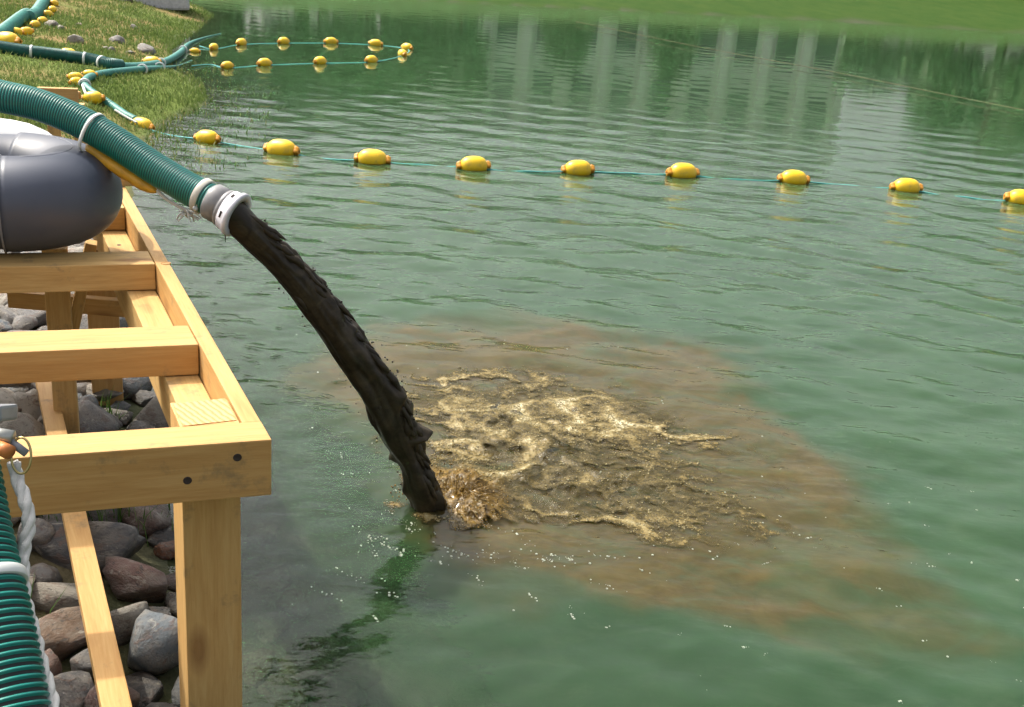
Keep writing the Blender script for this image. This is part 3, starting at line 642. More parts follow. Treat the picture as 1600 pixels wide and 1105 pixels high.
# laid rope on its flank
rp, _ = spline([D(x, y, Y) for x, y, Y in ((22, 722, 1.12), (27, 748, 1.115), (40, 785, 1.10), (45, 820, 1.09), (36, 870, 1.07), (38, 930, 1.04), (52, 985, 1.01), (64, 1035, .985), (82, 1100, .95), (100, 1200, .90))], 150)
T, N, B = frames(rp); parts = []
for k in range(3):
    an = np.linspace(0, 34, 150)+k*2*math.pi/3; pa = rp+.0034*(np.cos(an)[:, None]*N+np.sin(an)[:, None]*B); parts.append(tube(pa, 0.0046*(1+.1*np.sin(np.arange(150)*.9+k)), 9))
V, F = merge(parts); tag(mesh('white_rope', V, F, M['rope'], None, origin=rp[40]), 'thick white laid rope hanging beside the near teal hose', 'rope')

# ------------------------------------------------------------------ slurry jet and splash
JP = [(352, 326), (374, 346), (416, 386), (464, 435), (504, 488), (542, 542), (582, 595), (608, 648), (628, 692), (648, 735), (664, 778), (672, 815)]
jp = [D(x, y, 2.545+.125*i/10) for i, (x, y) in enumerate(JP)]
nJ, sJ = 230, 72; path, JL = spline(jp, nJ); t = np.linspace(0, 1, nJ)
hw = np.interp(t, [0, .05, .12, .25, .36, .46, .56, .66, .73, .79, .86, 1], [27, 24, 23, 25, 28, 32, 33, 32, 27, 20, 25, 30])
T, N, B = frames(path); th = np.linspace(0, 2*math.pi, sJ, endpoint=False)
dist = np.linalg.norm(path-CP, axis=1); R0 = (hw*dist/FPX)[:, None]*np.ones(sJ)
u3 = np.stack([np.broadcast_to(t[:, None]*JL*9, (nJ, sJ)), np.broadcast_to(np.cos(th)*1.6, (nJ, sJ)), np.broadcast_to(np.sin(th)*1.6, (nJ, sJ))], -1)
fl = np.stack([u3[..., 0]*.22, u3[..., 1]*2.2, u3[..., 2]*2.2], -1)       # long streaks along the flow
dsp = .07*fbm(fl, 3, 81)+.20*fbm(u3*np.array([.75, .7, .7])+9, 3, 85, .4)+.03*fbm(u3*np.array([2.2, 3, 3]), 2, 86)
dirs = np.cos(th)[None, :, None]*N[:, None]+np.sin(th)[None, :, None]*B[:, None]
upr = sstep(.1, 1., dirs@((CR*.8+CU*.6)))                               # the ragged upper side of the falling stream
sk = u3.copy(); sk[..., 0] = sk[..., 0]*1.25+.35*upr
rag = upr*np.clip(fbm(sk*np.array([.95, .8, .8])+4, 4, 91, .45)+.08, 0, 1)*1.3*sstep(.02, .10, t)[:, None]
R = R0*(1-.10*sstep(.03, .2, t)[:, None]+dsp*sstep(0, .08, t)[:, None]+rag*.55)
V = path[:, None]+R[..., None]*dirs
for tc, ang, amp, wt, wa in ((.735, .0, .030, .012, .45), (.60, .1, .018, .02, .5), (.775, math.pi, .022, .015, .4), (.27, .0, .014, .015, .5), (.40, .1, .012, .013, .5), (.88, math.pi*.95, .014, .02, .5)):
    # torn flaps: pull the skin sideways near (tc, side)
    side = (CR*math.cos(ang)+CU*.05); w = np.exp(-((t-tc)/wt)**2)[:, None]*sstep(1-wa, 1., dirs@side); V = V+(w*amp)[..., None]*(side-T[:, None]*-.25)
F = []
for i in range(nJ-1):
    a = i*sJ+np.arange(sJ); b = i*sJ+(np.arange(sJ)+1) % sJ; F.append(np.stack([a, b, b+sJ, a+sJ], -1))
Vj = V.reshape(-1, 3); jet = empty('slurry_jet', tuple(jp[8]), 'stream of black brown slurry falling from the hose coupling into the pond', 'water jet')
me = fast_mesh('stream', Vj-np.array(jp[8]), np.concatenate(F), M['slurry'], True); link('stream', me, jet)
def ico(c, r, sub=1, seed=0, squash=(1, 1, 1), amp=.25):
    bm = bmesh.new(); bmesh.ops.create_icosphere(bm, subdivisions=sub, radius=1); v = np.array([q_.co[:] for q_ in bm.verts]); f = [tuple(x.index for x in p_.verts) for p_ in bm.faces]; bm.free()
    d = 1+amp*fbm(v*1.2+seed*7.7, 4, seed)-(.5*amp*np.abs(fbm(v*2.1+seed*3.3, 3, seed+5)) if sub > 1 else 0)
    return np.asarray(c)+v*d[:, None]*r*np.asarray(squash), f
parts = []
for k in range(190):
    i0 = int(nJ*random.uniform(.05, .90)); n_ = random.randint(9, 26); i1 = min(nJ-1, i0+n_)
    if i1-i0 < 6: continue
    side = random.random() < .85; aj = random.gauss(.25, .5) if side else random.uniform(0, 6.283)
    seg_ = path[i0:i1+1:2]; u_ = np.linspace(0, 1, len(seg_)); grow = random.uniform(-.03, .34 if side else .08)
    rr_ = R0[i0:i1+1:2, 0]*((.74 if side else .66)+.10*random.random()+grow*u_**1.5)
    dv = CR*math.cos(aj)*1.+CU*math.sin(aj)*.55-_f*(.5*random.random()) if side else N[i0]*math.cos(aj)+B[i0]*math.sin(aj)
    dv = dv/np.linalg.norm(dv); tw = np.cumsum(np.random.default_rng(k).normal(0, .0016, (len(seg_), 3)), 0)
    parts.append(tube(seg_+dv*rr_[:, None]+tw, np.sin(np.pi*np.clip(u_*.92+.06, 0, 1))**.7*random.uniform(.005, .0125)+.0004, 9))
V, F = merge(parts); mesh('torn_strands', V, F, M['slurry'], jet)
parts = []
for k in range(200):
    i = int(nJ*random.uniform(.06, .86)); a = random.gauss(0, .7); dr = CR*math.cos(a)*random.choice((1, 1, 1, -1))+CU*math.sin(a)
    c = path[i]+dr*R0[i, 0]*random.uniform(1.0, 1.4)+T[i]*random.uniform(0, .03); parts.append(ico(c, random.uniform(.0008, .0034), 1, k))
dq = D(352, 366, 2.53)
parts += [ico(dq, .004, 1, 3, (1, 1, 1.4)), tube(np.array([dq, dq-[0, 0, .02]]), [.0016, .0008], 6)]
V, F = merge(parts); tag(mesh('droplets', V, F, M['slurry'], jet), kind='stuff')
# churned froth: a real relief that sinks under the water at its rim
fx = np.arange(-.75, 1.25, .0062); fy = np.arange(2.25, 4.15, .0068); X, Y = np.meshgrid(fx, fy); q = np.stack([X, Y], -1)
qq = q+.05*np.stack([fbm(q*6, 3, 101), fbm(q*6, 3, 102)], -1)
base = np.array(P(684, 785, 0))
def bl(cx, cy, rx, ry): return np.exp(-((qq[..., 0]-cx)/rx)**2-((qq[..., 1]-cy)/ry)**2)
FP = np.array([(-.42, 3.45), (-.20, 3.66), (.24, 3.68), (.64, 3.54), (.72, 3.24), (.62, 3.02), (.80, 2.74), (.60, 2.58), (.39, 2.60), (.10, 2.62), (-.05, 2.68), (-.16, 2.74), (-.20, 2.95)])
fd = inside(qq+.05*np.stack([fbm(q*5, 3, 103), fbm(q*5, 3, 104)], -1), FP)
m1 = sstep(-.20, .26, fd+.10*fbm(q*7, 3, 107)); m0 = sstep(-.50, .05, fd)
core = np.clip(bl(.06, 3.02, .26, .34)+.6*bl(.30, 3.12, .26, .26), 0, 1)*m1
rid = np.clip(1-np.abs(fbm(qq*np.array([6.5, 9.5]), 4, 105))*3.0, 0, 1); rid2 = np.clip(1-np.abs(fbm(qq*np.array([17., 23.]), 4, 109))*2.4, 0, 1)
lump = sstep(.05, .75, fbm(qq*13, 3, 113)*1.5); pat_ = sstep(-.35, .25, fbm(qq*np.array([4., 6.]), 3, 123))
dx_, dy_ = X-base[0], Y-base[1]; ra = np.hypot(dx_, dy_*.9); an_ = np.arctan2(dy_, dx_)
fan = sstep(-1.2, -.5, an_)*sstep(2.6, 1.7, an_)*np.exp(-((ra-.09)/.09)**2)
fib = np.clip(1-np.abs(fbm(np.stack([an_*9+6*ra, ra*14], -1)+3, 4, 133))*2.4, 0, 1)*(.4+.6*pat_)
# the froth rides on the waves of the water below it
iy = np.clip(np.searchsorted(wy, fy)-1, 0, len(wy)-2); ix_ = np.clip(np.searchsorted(wx, fx)-1, 0, len(wx)-2)
ty = ((fy-wy[iy])/(wy[iy+1]-wy[iy]))[:, None]; tx = ((fx-wx[ix_])/(wx[ix_+1]-wx[ix_]))[None]
hb = (hgt[np.ix_(iy, ix_)]*(1-tx)+hgt[np.ix_(iy, ix_+1)]*tx)*(1-ty)+(hgt[np.ix_(iy+1, ix_)]*(1-tx)+hgt[np.ix_(iy+1, ix_+1)]*tx)*ty
lump = sstep(.0, .8, fbm(qq*11, 2, 113)*1.6)
z = hb+.0008+.0012*m1+sstep(.15, 1., m1)*(.0055*fbm(qq*np.array([8., 11.]), 3, 119, .45)+.0028*fbm(qq*np.array([19., 25.]), 2, 120)+.002)+core*.012*lump+fan*(.003+.022*fib+.014*lump)
foam = -.45+m1*(.58+.50*rid*pat_+.22*rid2+.12*pat_+.12*fbm(qq*3, 3, 128)-.12*lump*core)+(m0-m1)*(.10+.75*rid*sstep(-.15, .35, fbm(qq*3.1, 3, 125)))-.12*core
foam = np.clip(foam-.1*fan+.75*np.exp(-((ra-.075)/.022)**2)*sstep(-.3, .3, fbm(q*9, 3, 151))+.35*np.exp(-((ra-.13)/.03)**2)*sstep(-.1, .4, fbm(q*11, 3, 152)), -.6, 1.1); amber = np.clip(fan*1.5, 0, 1)
fr = fast_mesh('mud_froth', np.stack([X, Y, z], -1).reshape(-1, 3), gridfaces(len(fy), len(fx)), M['froth'], True); attr(fr, 'foam', foam); attr(fr, 'cover', .22*sstep(.12, 1., m1+.35*fbm(qq*6, 4, 129))*np.clip(.8+fbm(qq*5, 3, 130), 0, 1)); attr(fr, 'amber', amber)
spl = empty('mud_splash', (base[0], base[1], 0), 'churning yellow brown froth where the slurry jet strikes the pond', 'splash')
fr_o = link('mud_froth', fr, spl); fr_o.location = -Vector((base[0], base[1], 0)); tag(fr_o, kind='stuff')
parts = []
for k in range(420):
    a = random.uniform(-1.4, 3.6); d_ = random.random()**.7*.17; hz_ = abs(random.gauss(.0, .05))*math.exp(-d_*4)+.004
    c = base+np.array([.03+math.cos(a)*d_, .01+math.sin(a)*d_*1.1, hz_]); parts.append(ico(c, random.uniform(.001, .003), 1, k, (1, 1, random.uniform(.7, 1.6)), .3))
for k in range(330):                                               # a fan of thrown water strands right of the jet
    a = random.gauss(.35, .75); d_ = random.uniform(.0, .075); p0 = base+np.array([.045+math.cos(a)*d_*.8, .015+math.sin(a)*d_, -.012])
    hh = random.uniform(.02, .075)*(1-d_*6); o_ = np.array([math.cos(a), math.sin(a), 0])*random.uniform(.02, .11)
    pa, _ = spline([p0, p0+o_*.45+[0, 0, hh], p0+o_+[0, 0, hh*random.uniform(.3, 1.)]], 7); parts.append(tube(pa, np.linspace(.0024, .0003, 7)*random.uniform(.4, 1.1)*(1+.35*np.sin(np.arange(7)*2.+k)), 6))
V, F = merge(parts); tag(mesh('spray', V, F, M['mudwater'], spl), kind='stuff')
# fine foam riding on the froth
bv, bf = ico((0, 0, 0), 1, 1, 0, (1, 1, .7), 0.); bf = np.array(bf); pz = np.clip(foam-.05, 0, 1)**1.6; pz = (pz/pz.sum()).ravel()
ix = RNG.choice(len(pz), 8500, p=pz); fxv, fyv, fzv = X.ravel()[ix], Y.ravel()[ix], z.ravel()[ix]; rb = RNG.random(len(ix))**3*.0032+.0009
VV = bv[None]*rb[:, None, None]+np.stack([fxv+RNG.normal(0, .003, len(ix)), fyv+RNG.normal(0, .003, len(ix)), fzv+.0004], -1)[:, None]
fb = fast_mesh('froth_bubbles', VV.reshape(-1, 3)-np.array([base[0], base[1], 0]), (bf[None]+(np.arange(len(ix))*len(bv))[:, None, None]).reshape(-1, 3), M['froth_bubble'], True); tag(link('froth_bubbles', fb, spl), kind='stuff')
# bubbles drifting on the surface
bv, bf = ico((0, 0, 0), 1, 2, 0, (1, 1, .62), 0.); bf = np.array(bf); VV, FF, nv = [], [], 0
def wz(x, y): return float(np.interp(0, [0], [0]))
cand = []
for k in range(150): cand.append((random.gauss(.30, .42), random.gauss(3.05, .40)))
def streak(x, y, n, L, an):
    for _ in range(n):
        u_ = random.gauss(0, L); v_ = random.gauss(0, L*.22); cand.append((x+math.cos(an)*u_-math.sin(an)*v_, y+math.sin(an)*u_+math.cos(an)*v_))
for k in range(30): streak(random.gauss(-.28, .10), random.gauss(2.55, .22), random.randint(2, 16), random.uniform(.008, .035), random.gauss(-.9, .5))
for k in range(20): streak(random.gauss(.02, .14), random.gauss(2.45, .10), random.randint(2, 14), random.uniform(.008, .035), random.gauss(-.7, .4))
for k in range(60): streak(random.uniform(.2, 1.5), random.uniform(1.95, 3.2), random.randint(1, 5), .007, random.uniform(-1, 1))
for k in range(60): cand.append((random.uniform(-.9, .2), random.uniform(3.2, 5.2)))
for x, y in cand:
    if shore(np.array([x]), np.array([y]))[0] > -.1: continue
    rb = .0008+.0026*random.random()**2.5
    zz = hgt[np.searchsorted(wy, y)-1, np.searchsorted(wx, x)-1]
    VV.append(bv*rb+[x, y, zz]); FF.append(bf+nv); nv += len(bv)
bme = fast_mesh('foam_bubbles', np.concatenate(VV), np.concatenate(FF), M['bubble'], True); tag(link('foam_bubbles', bme), 'scattered small foam bubbles drifting on the pond around the splash', 'bubbles', kind='stuff')
# bits of weed on the water
parts = []
for k in range(120):
    x, y = P(random.gauss(350, 90), random.uniform(360, 640))[:2]
    if shore(np.array([x]), np.array([y]))[0] > -.03: continue
    for _ in range(random.randint(1, 3)):
        a = random.uniform(-.5, .5); L = random.uniform(.008, .03); p0 = np.array([x+random.gauss(0, .012), y+random.gauss(0, .012), .004]); dv = np.array([math.cos(a), math.sin(a), 0])
        parts.append(tube(np.array([p0-dv*L, p0+[0, 0, .001], p0+dv*L+[0, random.gauss(0, .004), 0]]), [.0006, .0013, .0005], 5))
V, F = merge(parts); tag(mesh('weed_fragments', V, F, M['weed']), 'dark scraps of weed floating beside the platform', 'weed', kind='stuff')

# ------------------------------------------------------------------ yellow floats and their lines
def float_proto():
    t = np.linspace(-1, 1, 25); R = np.sqrt(np.clip(1-np.abs(t)**2.7, 0, 1))
    prof = [(x*.100, max(.012, .068*r_)) for x, r_ in zip(t, R)]
    V, F = lathe_on((0, 0, 0), (1, 0, 0), prof, 28); b = fmesh('float_body', V, F, M['float'])
    out = [b]
    for s in (-1, 1):
        pr_ = [(.086*s, .020), (.094*s, .030), (.104*s, .031), (.110*s, .026), (.118*s, .025), (.122*s, .020), (.122*s, .009)]
        V, F = lathe_on((0, 0, 0), (1, 0, 0), pr_, 20, False); v2 = V.copy()
        an = np.arctan2(V[:, 2], V[:, 1]); k = 1+.16*np.cos(an*4); v2[:, 1] *= k; v2[:, 2] *= k
        out.append(fmesh('end_collar', v2, F, M['collar']))
    return out
def fmesh(name, V, F, mat):
    me = bpy.data.meshes.new(name); me.from_pydata(np.asarray(V).tolist(), [], F); me.materials.append(mat); me.polygons.foreach_set('use_smooth', np.ones(len(me.polygons), bool)); me.update(); return me
FM = float_proto(); NF = 0
def put_float(pos, ang, label, group, tilt=0., k=1.):
    o = bpy.data.objects.new('yellow_float', None); o.empty_display_size = .05; COL.objects.link(o); o.location = pos; o.rotation_euler = (random.uniform(0, 6.28) if False else 0, tilt, ang); o.scale = (k, k, k)
    tag(o, label, 'float', group)
    for n_, me in zip(('float_body', 'end_collar', 'end_collar'), FM):
        c = bpy.data.objects.new(n_, me); COL.objects.link(c); c.parent = o
    return o
def rope(name, pts, r, mat, label, cat='rope', seg=8):
    pa, L = spline(pts, max(30, len(pts)*10)); V, F = tube(pa, r, seg); return tag(mesh(name, V, F, mat, None, origin=pts[0]), label, cat)
ORD = ['first', 'second', 'third', 'fourth', 'fifth', 'sixth', 'seventh', 'eighth', 'ninth', 'tenth', 'eleventh', 'twelfth']
near = [(222, 196), (324, 216), (440, 234), (582, 249), (740, 259), (903, 265), (1067, 270), (1240, 280), (1416, 293), (1597, 312), (1790, 335)]
NP = [P(x, y, .022) for x, y in near]; pts = []
for i, p_ in enumerate(NP[:10]):
    a = NP[max(0, i-1)]; b = NP[min(len(NP)-1, i+1)]; ang = math.atan2(b[1]-a[1], b[0]-a[0])+random.uniform(-.12, .12)
    lab = 'yellow float at the grassy edge, where the near float line leaves the bank' if i == 0 else ('yellow float cut by the right picture edge on the near float line' if i == 9 else '%s yellow float out from the bank on the near float line' % ORD[i-1])
    put_float(p_, ang, lab, 'yellow floats on the near float line', random.uniform(-.13, .13), random.uniform(.95, 1.05) if i > 1 else .82)
for i in range(len(NP)-1):
    a, b = NP[i], NP[i+1]; pts.append(a*[1, 1, 0]+[0, 0, .010])
    for s_ in (.3, .5, .7): pts.append(a+(b-a)*s_+[0, .03*math.sin(s_*math.pi)*(1 if i % 2 else -1), -a[2]-.0045+.009*random.random()])
pts.append(NP[-1]); rope('float_line', pts, .0048, M['turq'], 'turquoise rope running through the near row of yellow floats')
loop = [(334, 74), (377, 67), (443, 65), (517, 65), (587, 68), (636, 74), (629, 84), (580, 94), (500, 96), (413, 99), (355, 103)]
LPp = [P(x, y, .022) for x, y in loop]
ll = ['float nearest the bank on the far leg of the float loop', 'second float from the bank on the far leg of the loop', 'third float from the bank on the far leg of the loop', 'fourth float from the bank on the far leg of the loop', 'fifth float from the bank on the far leg of the loop', 'far one of the two floats at the closed end of the loop', 'near one of the two floats at the closed end of the loop', 'float beside the closed end on the near leg of the loop', 'second float from the closed end on the near leg of the loop', 'third float from the closed end on the near leg of the loop', 'float nearest the bank on the near leg of the float loop']
for i, (p_, l) in enumerate(zip(LPp, ll)):
    a = LPp[max(0, i-1)]; b = LPp[min(len(LPp)-1, i+1)]; put_float(p_, math.atan2(b[1]-a[1], b[0]-a[0])+random.uniform(-.2, .2)+(.6 if i in (5, 6) else 0), 'yellow '+l, 'yellow floats on the far float loop', 0, .80 if i not in (0, 10) else .68)
hA0 = P(310, 72, .02)
rope('float_line', [P(312, 72, .016)]+[p_*[1, 1, 0]+[0, 0, .001] for p_ in LPp]+[P(330, 101, .004), P(300, 103, .016)], .0055, M['turq'], 'thin turquoise rope of the far float loop')
bank = [((96, -6), 1.5, 'float topmost in the row beside the hose at the upper left corner'), ((85, 4), 1.4, 'second float from the top in the row beside the bank hose'), ((82, 14), 1.5, 'third float from the top in the row beside the bank hose'), ((75, 21), 1.2, 'fourth float from the top in the row beside the bank hose'), ((66, 32), 1.3, 'fifth float from the top in the row beside the bank hose'), ((55, 38), 1.4, 'sixth float from the top in the row beside the bank hose'),
  ((41, 49), .8, 'right one of two floats side by side by the bank hose bend'), ((25, 50), .4, 'left one of two floats side by side by the bank hose bend'), ((12, 69), -.3, 'largest looking float beside the left end of the dark hose on the grass'), ((107, 90), .1, 'float half hidden behind the dark hose on the grass'), ((187, 104), .0, 'float behind the joint of the two teal hoses at the water edge'), ((196, 113), .0, 'float between the two teal hoses at the water edge'), ((237, 100), .0, 'float just behind the far teal hose over the water edge'), ((305, 81), .0, 'small low float beside the end of the far teal hose'),
  ((140, 116), .2, 'single float on the grass left of the near hose bend'), ((118, 120), .3, 'upper one of two touching floats left of the near hose bend'), ((119, 128), 1.1, 'lower one of two touching floats left of the near hose bend'), ((146, 155), .1, 'float below the near hose bend on the grass')]
for (x, y), a, l in bank:
    p_ = G(x, y+5); k = .62 if y < 60 else .70
    if x in (140, 118, 119): k = .52
    if x == 305: p_ = P(x, y+2, -.01); k = .5
    if x in (187, 196, 237): p_ = P(x, y+3, .05); k = .8
    if x == 107: p_ = G(x, y+4)+[0, 0, .02]
    if x == 12: k = 1.15
    put_float(p_+[0, 0, .045*k], a, 'yellow '+l, 'yellow floats lying on the bank', random.uniform(-.15, .15), k)
def ghose(pix, R, mat, label, lift=0., thin=0):
    pts = []
    for x, y in pix:
        p_ = G(x, y); p_[2] = max(p_[2], 0)+R*.8+lift; pts.append(p_)
    pa, L = spline(pts, 110); pf_, _ = spline(pts, 660); rr = R*(1+.05*np.sin(np.arange(660)*math.pi/2)); tw_ = np.linspace(0, 1, 660); tw_ = tw_ if thin > 0 else 1-tw_
    if thin: k_ = 1-.80*sstep(.45, 1., tw_); rr = rr*k_; pf_[:, 2] -= R*.8*(1-k_)
    V, F = tube(pf_, rr, 14)
    o = empty('bank_hose', tuple(pts[0]), label, 'hose'); mesh('hose_body', V, F, mat, o); return o, pa
o1, pa1 = ghose([(-60, 72), (0, 82), (40, 88), (75, 92), (105, 96), (140, 101), (170, 108), (190, 111)], .052, M['teal_dark'], 'dark teal hose lying across the grass from the left picture edge')
for i_ in (44, 78, 92):
    td = pa1[i_+2]-pa1[i_-2]; V, F = lathe_on(pa1[i_], td, [(0, .05), (0, .0565), (.02, .0565), (.02, .05)], 20, False); mesh('cable_tie', V, F, M['tie'], o1)
o2, pa2 = ghose([(178, 108), (205, 109), (235, 106), (262, 99), (282, 90), (293, 81), (305, 75), (325, 70), (345, 67)], .033, M['teal'], 'pale teal hose curving from the bank out to the far float loop', 0., 1)
o3, pa3 = ghose([(300, 103), (275, 106), (235, 111), (190, 116), (160, 120), (140, 126), (132, 135), (140, 146), (160, 160), (178, 172), (195, 184), (212, 193)], .029, M['teal'], 'pale teal hose with a tight bend on the grass near the platform', 0., -1)
for o_, pa_, ii in ((o2, pa2, (30, 62)), (o3, pa3, (34, 50, 88))):
    for i_ in ii:
        td = pa_[i_+2]-pa_[i_-2]; V, F = lathe_on(pa_[i_], td, [(0, .035), (0, .047), (.018, .047), (.018, .035)], 20, False); mesh('cable_tie', V, F, M['tie'], o_)
o4, pa4 = ghose([(-30, 72), (0, 62), (10, 54), (20, 46), (32, 36), (42, 30), (50, 31)], .060, M['teal'], 'fat pale teal hose looping at the left picture edge')
o5, pa5 = ghose([(46, 34), (56, 28), (62, 20), (68, 10), (74, 0), (82, -16)], .062, M['teal'], 'faded teal hose running up the bank beside the row of floats')
rope('tie_line', [G(129, 133, .03), G(134, 146, .03), G(142, 154, .03)], .010, M['rope'], 'short white line at the near hose bend on the grass')
rope('tie_line', [G(180, 172, .05), P(196, 182, .08), P(214, 192, .05)], .008, M['rope'], 'white line tied to the float at the grassy edge')
rope('overhead_line', [P(900, 34, .05), P(1100, 75, .04), P(1300, 112, .04), P(1600, 172, .03), P(1900, 226, .03)], .0035, M['wire'], 'thin brown line stretched low across the far right of the pond', 'line')

# ------------------------------------------------------------------ stones
RB = {}
def rock_mesh(seed, sub=3, amp=.42):
    if (seed, sub) not in RB:
        v, f = ico((0, 0, 0), 1, sub, seed, (1, 1, 1), amp); rg_ = np.random.default_rng(seed)
        for _ in range(7):                                          # worn flat faces
            n_ = rg_.normal(size=3); n_ /= np.linalg.norm(n_); v = v-np.maximum(0, v@n_-rg_.uniform(.52, .8))[:, None]*n_*.9
        v = v*(1+.03*fbm(v*4, 3, seed))[:, None]*1.15
        RB[(seed, sub)] = fmesh('stone', v, f, M['rock'])
    return RB[(seed, sub)]
def rock(px, py, L, Wd, H_, ang, col, label, group=None, seed=0, lift=.25, pos=None, sub=3, tilt=(0, 0), name='stone'):
    p_ = np.asarray(pos) if pos is not None else G(px, py)
    o = bpy.data.objects.new(name, rock_mesh(seed, sub)); COL.objects.link(o); o.location = p_+[0, 0, H_*lift]; o.scale = (L/2, Wd/2, H_/2); o.rotation_euler = (tilt[0], tilt[1], ang); o.color = (*col, 1)
    return tag(o, label, 'stone', group)
GR, DK, RD, PL, BL, BR = (.15, .145, .14), (.06, .06, .062), (.14, .08, .065), (.27, .25, .21), (.115, .135, .15), (.13, .085, .055)
big = [(140, 872, .27, .15, .13, .15, DK, 'large flat dark slab stone under the front beam, largest in view', 11, .3), (218, 928, .17, .11, .10, -.4, RD, 'reddish stone between the flat slab and the front post', 12, .3),
  (95, 945, .15, .09, .07, .0, PL, 'small pale speckled stone just below the flat slab', 13, .3), (100, 1010, .20, .095, .09, .95, BR, 'long brown stone leaning beside the white rope', 14, .35), (192, 992, .16, .07, .08, 1.1, PL, 'long pale stone right of the low rail, below the reddish one', 15, .4),
  (136, 1046, .08, .07, .06, .6, GR, 'small pinkish grey stone left of the low rail near the bottom', 16, .3), (250, 1035, .17, .12, .13, 1.2, BL, 'big blue grey stone with brown blotches beside the front post', 17, .35), (105, 1098, .12, .10, .07, .2, DK, 'dark stone at the bottom edge beside the near hose', 18, .2),
  (262, 868, .06, .05, .045, .2, (.32, .12, .05), 'small rust red stone wet against the front post', 19, .3), (160, 628, .13, .09, .06, -.25, PL, 'pale oval stone at the waterline under the second cross beam', 20, .5), (133, 658, .085, .10, .09, .3, BL, 'blue grey stone below the pale oval stone', 21, .3),
  (167, 670, .08, .07, .05, .0, GR, 'small grey stone touching the blue grey one', 22, .3), (240, 975, .09, .08, .06, .3, DK, 'dark wet stone behind the reddish stone', 24, .1), (65, 1060, .10, .07, .07, 1.2, RD, 'reddish stone beside the near hose at lower left', 25, .2), (215, 1085, .13, .10, .06, .2, DK, 'dark submerged stone left of the front post at the bottom', 26, -.1), (62, 855, .12, .10, .08, .3, GR, 'grey blotched stone beside the white rope behind the slab', 27, .4)]
for x, y, L, Wd, H_, a, c, l, sd_, lf in big: rock(x, y, L, Wd, H_, a, c, l, None, sd_, lf, name='stone')
pt_ = []; CN = {GR: 'grey rounded', PL: 'pale rounded', BL: 'blue grey', RD: 'reddish brown', DK: 'dark'}
def far_enough(p_, d): return all((p_[0]-q_[0])**2+(p_[1]-q_[1])**2 > d*d for q_ in pt_)
for k in range(5200):
    a = random.uniform(-.3, 4.2); sd_ = random.uniform(-.18, 1.0); p0 = np.array([-.66, 2.0])+np.array([-.42, .906])*a+np.array([-.906, -.42])*sd_
    if not far_enough(p0, .072) or len(pt_) > 330: continue
    pj = np.array([p0[0], p0[1], gz(*p0)])-CP; pxy = (800+FPX*(pj@CR)/(pj@_f), 552.5-FPX*(pj@CU)/(pj@_f))
    if not (-70 < pxy[0] < 620 and 350 < pxy[1] < 1180): continue
    s_ = float(shore(np.array([p0[0]]), np.array([p0[1]]))[0])
    if s_ > .95: continue
    ok = True
    for b_ in big:
        q_ = G(b_[0], b_[1]);
        if np.hypot(*(q_[:2]-p0)) < b_[2]*.60: ok = False; break
    if not ok: continue
    pt_.append(p0); z_ = gz(*p0); sc = random.choice((.07, .085, .10, .13, .15)); col = random.choice((GR, GR, PL, PL, BL, RD, DK) if a < 1 else (GR, GR, PL, PL, PL, BL)); under = s_ < -.02
    rock(0, 0, sc*random.uniform(1, 1.4), sc, sc*random.uniform(.55, .8), random.uniform(0, 3.1), col, 'small %s stone lying just under the water at the stony edge' % CN[col] if under else 'small %s stone in the heap under the timber platform' % CN[col], 'stones under water at the edge' if under else 'stones heaped under the platform', random.randint(30, 42), .25 if not under else -.6, (p0[0], p0[1], z_ if not under else min(z_, -.012)), 3)
sub_ = [(470, 1045, .17, .12), (415, 985, .15, .10), (440, 1090, .15, .12), (420, 900, .13, .11), (395, 1060, .13, .10), (500, 1000, .12, .10), (520, 1080, .14, .10), (405, 830, .12, .09), (390, 780, .10, .08), (350, 640, .10, .08), (330, 600, .09, .08), (460, 940, .10, .09), (560, 1040, .12, .09)]
for i, (x, y, L, Wd) in enumerate(sub_):
    p_ = P(x, y, -.06); z_ = gz(p_[0], p_[1]); rock(0, 0, L, Wd, .05, .4+i, (PL, (.34, .32, .27), GR, PL)[i % 4], 'blurred stone seen through the shallow water right of the front post', 'stones in the shallows right of the front post', 30+i % 12, -.1, (p_[0], p_[1], max(-.07, min(z_, -.022))), 3)
gs = [(182, 66, .22, 'grey stone on the grass, larger of those right of the floats', GR), (117, 66, .22, 'flat pale stone half sunk in the grass behind the dark hose', PL), (175, 81, .15, 'small grey stone below the larger grey one on the grass', GR), (228, 82, .26, 'large grey stone at the grassy water edge behind the hoses', (.26, .25, .23)), (203, 84, .12, 'small pale stone left of the large one at the water edge', PL), (80, 41, .20, 'flat white stone beside the lowest floats of the row', PL), (95, 46, .13, 'small flat pale stone just right of the white one on the bank', PL), (208, 44, .14, 'pale stone on the upper grass slope near the shore', PL), (195, 2, .30, 'grey stone at the top edge of the bank', GR), (275, 16, .14, 'small pale stone near the concrete slab at the shore', PL), (125, 40, .10, 'small pinkish stone on the grass right of the floats', (.36, .27, .22)), (165, 78, .10, 'tiny pale stone left of the small grey one on the grass', PL)]
for i, (x, y, L, l, c) in enumerate(gs): rock(x, y, L*.72, L*.6, L*.45, i*.9, c, l, None, 50+i % 5, .15)
cs = G(246, 8); V, F = boxVF(cs+np.array([0, .2, .12]), .75, .8, .35, [[.95, .3, .05], [-.3, .95, 0], [-.05, 0, 1]]); cobj = mesh('concrete_slab', V, F, M['concrete'], None, False, origin=cs); tag(cobj, 'pale tilted concrete slab at the shore at the top of the picture', 'slab')
md = cobj.modifiers.new('bevel', 'BEVEL'); md.width = .04; md.segments = 2
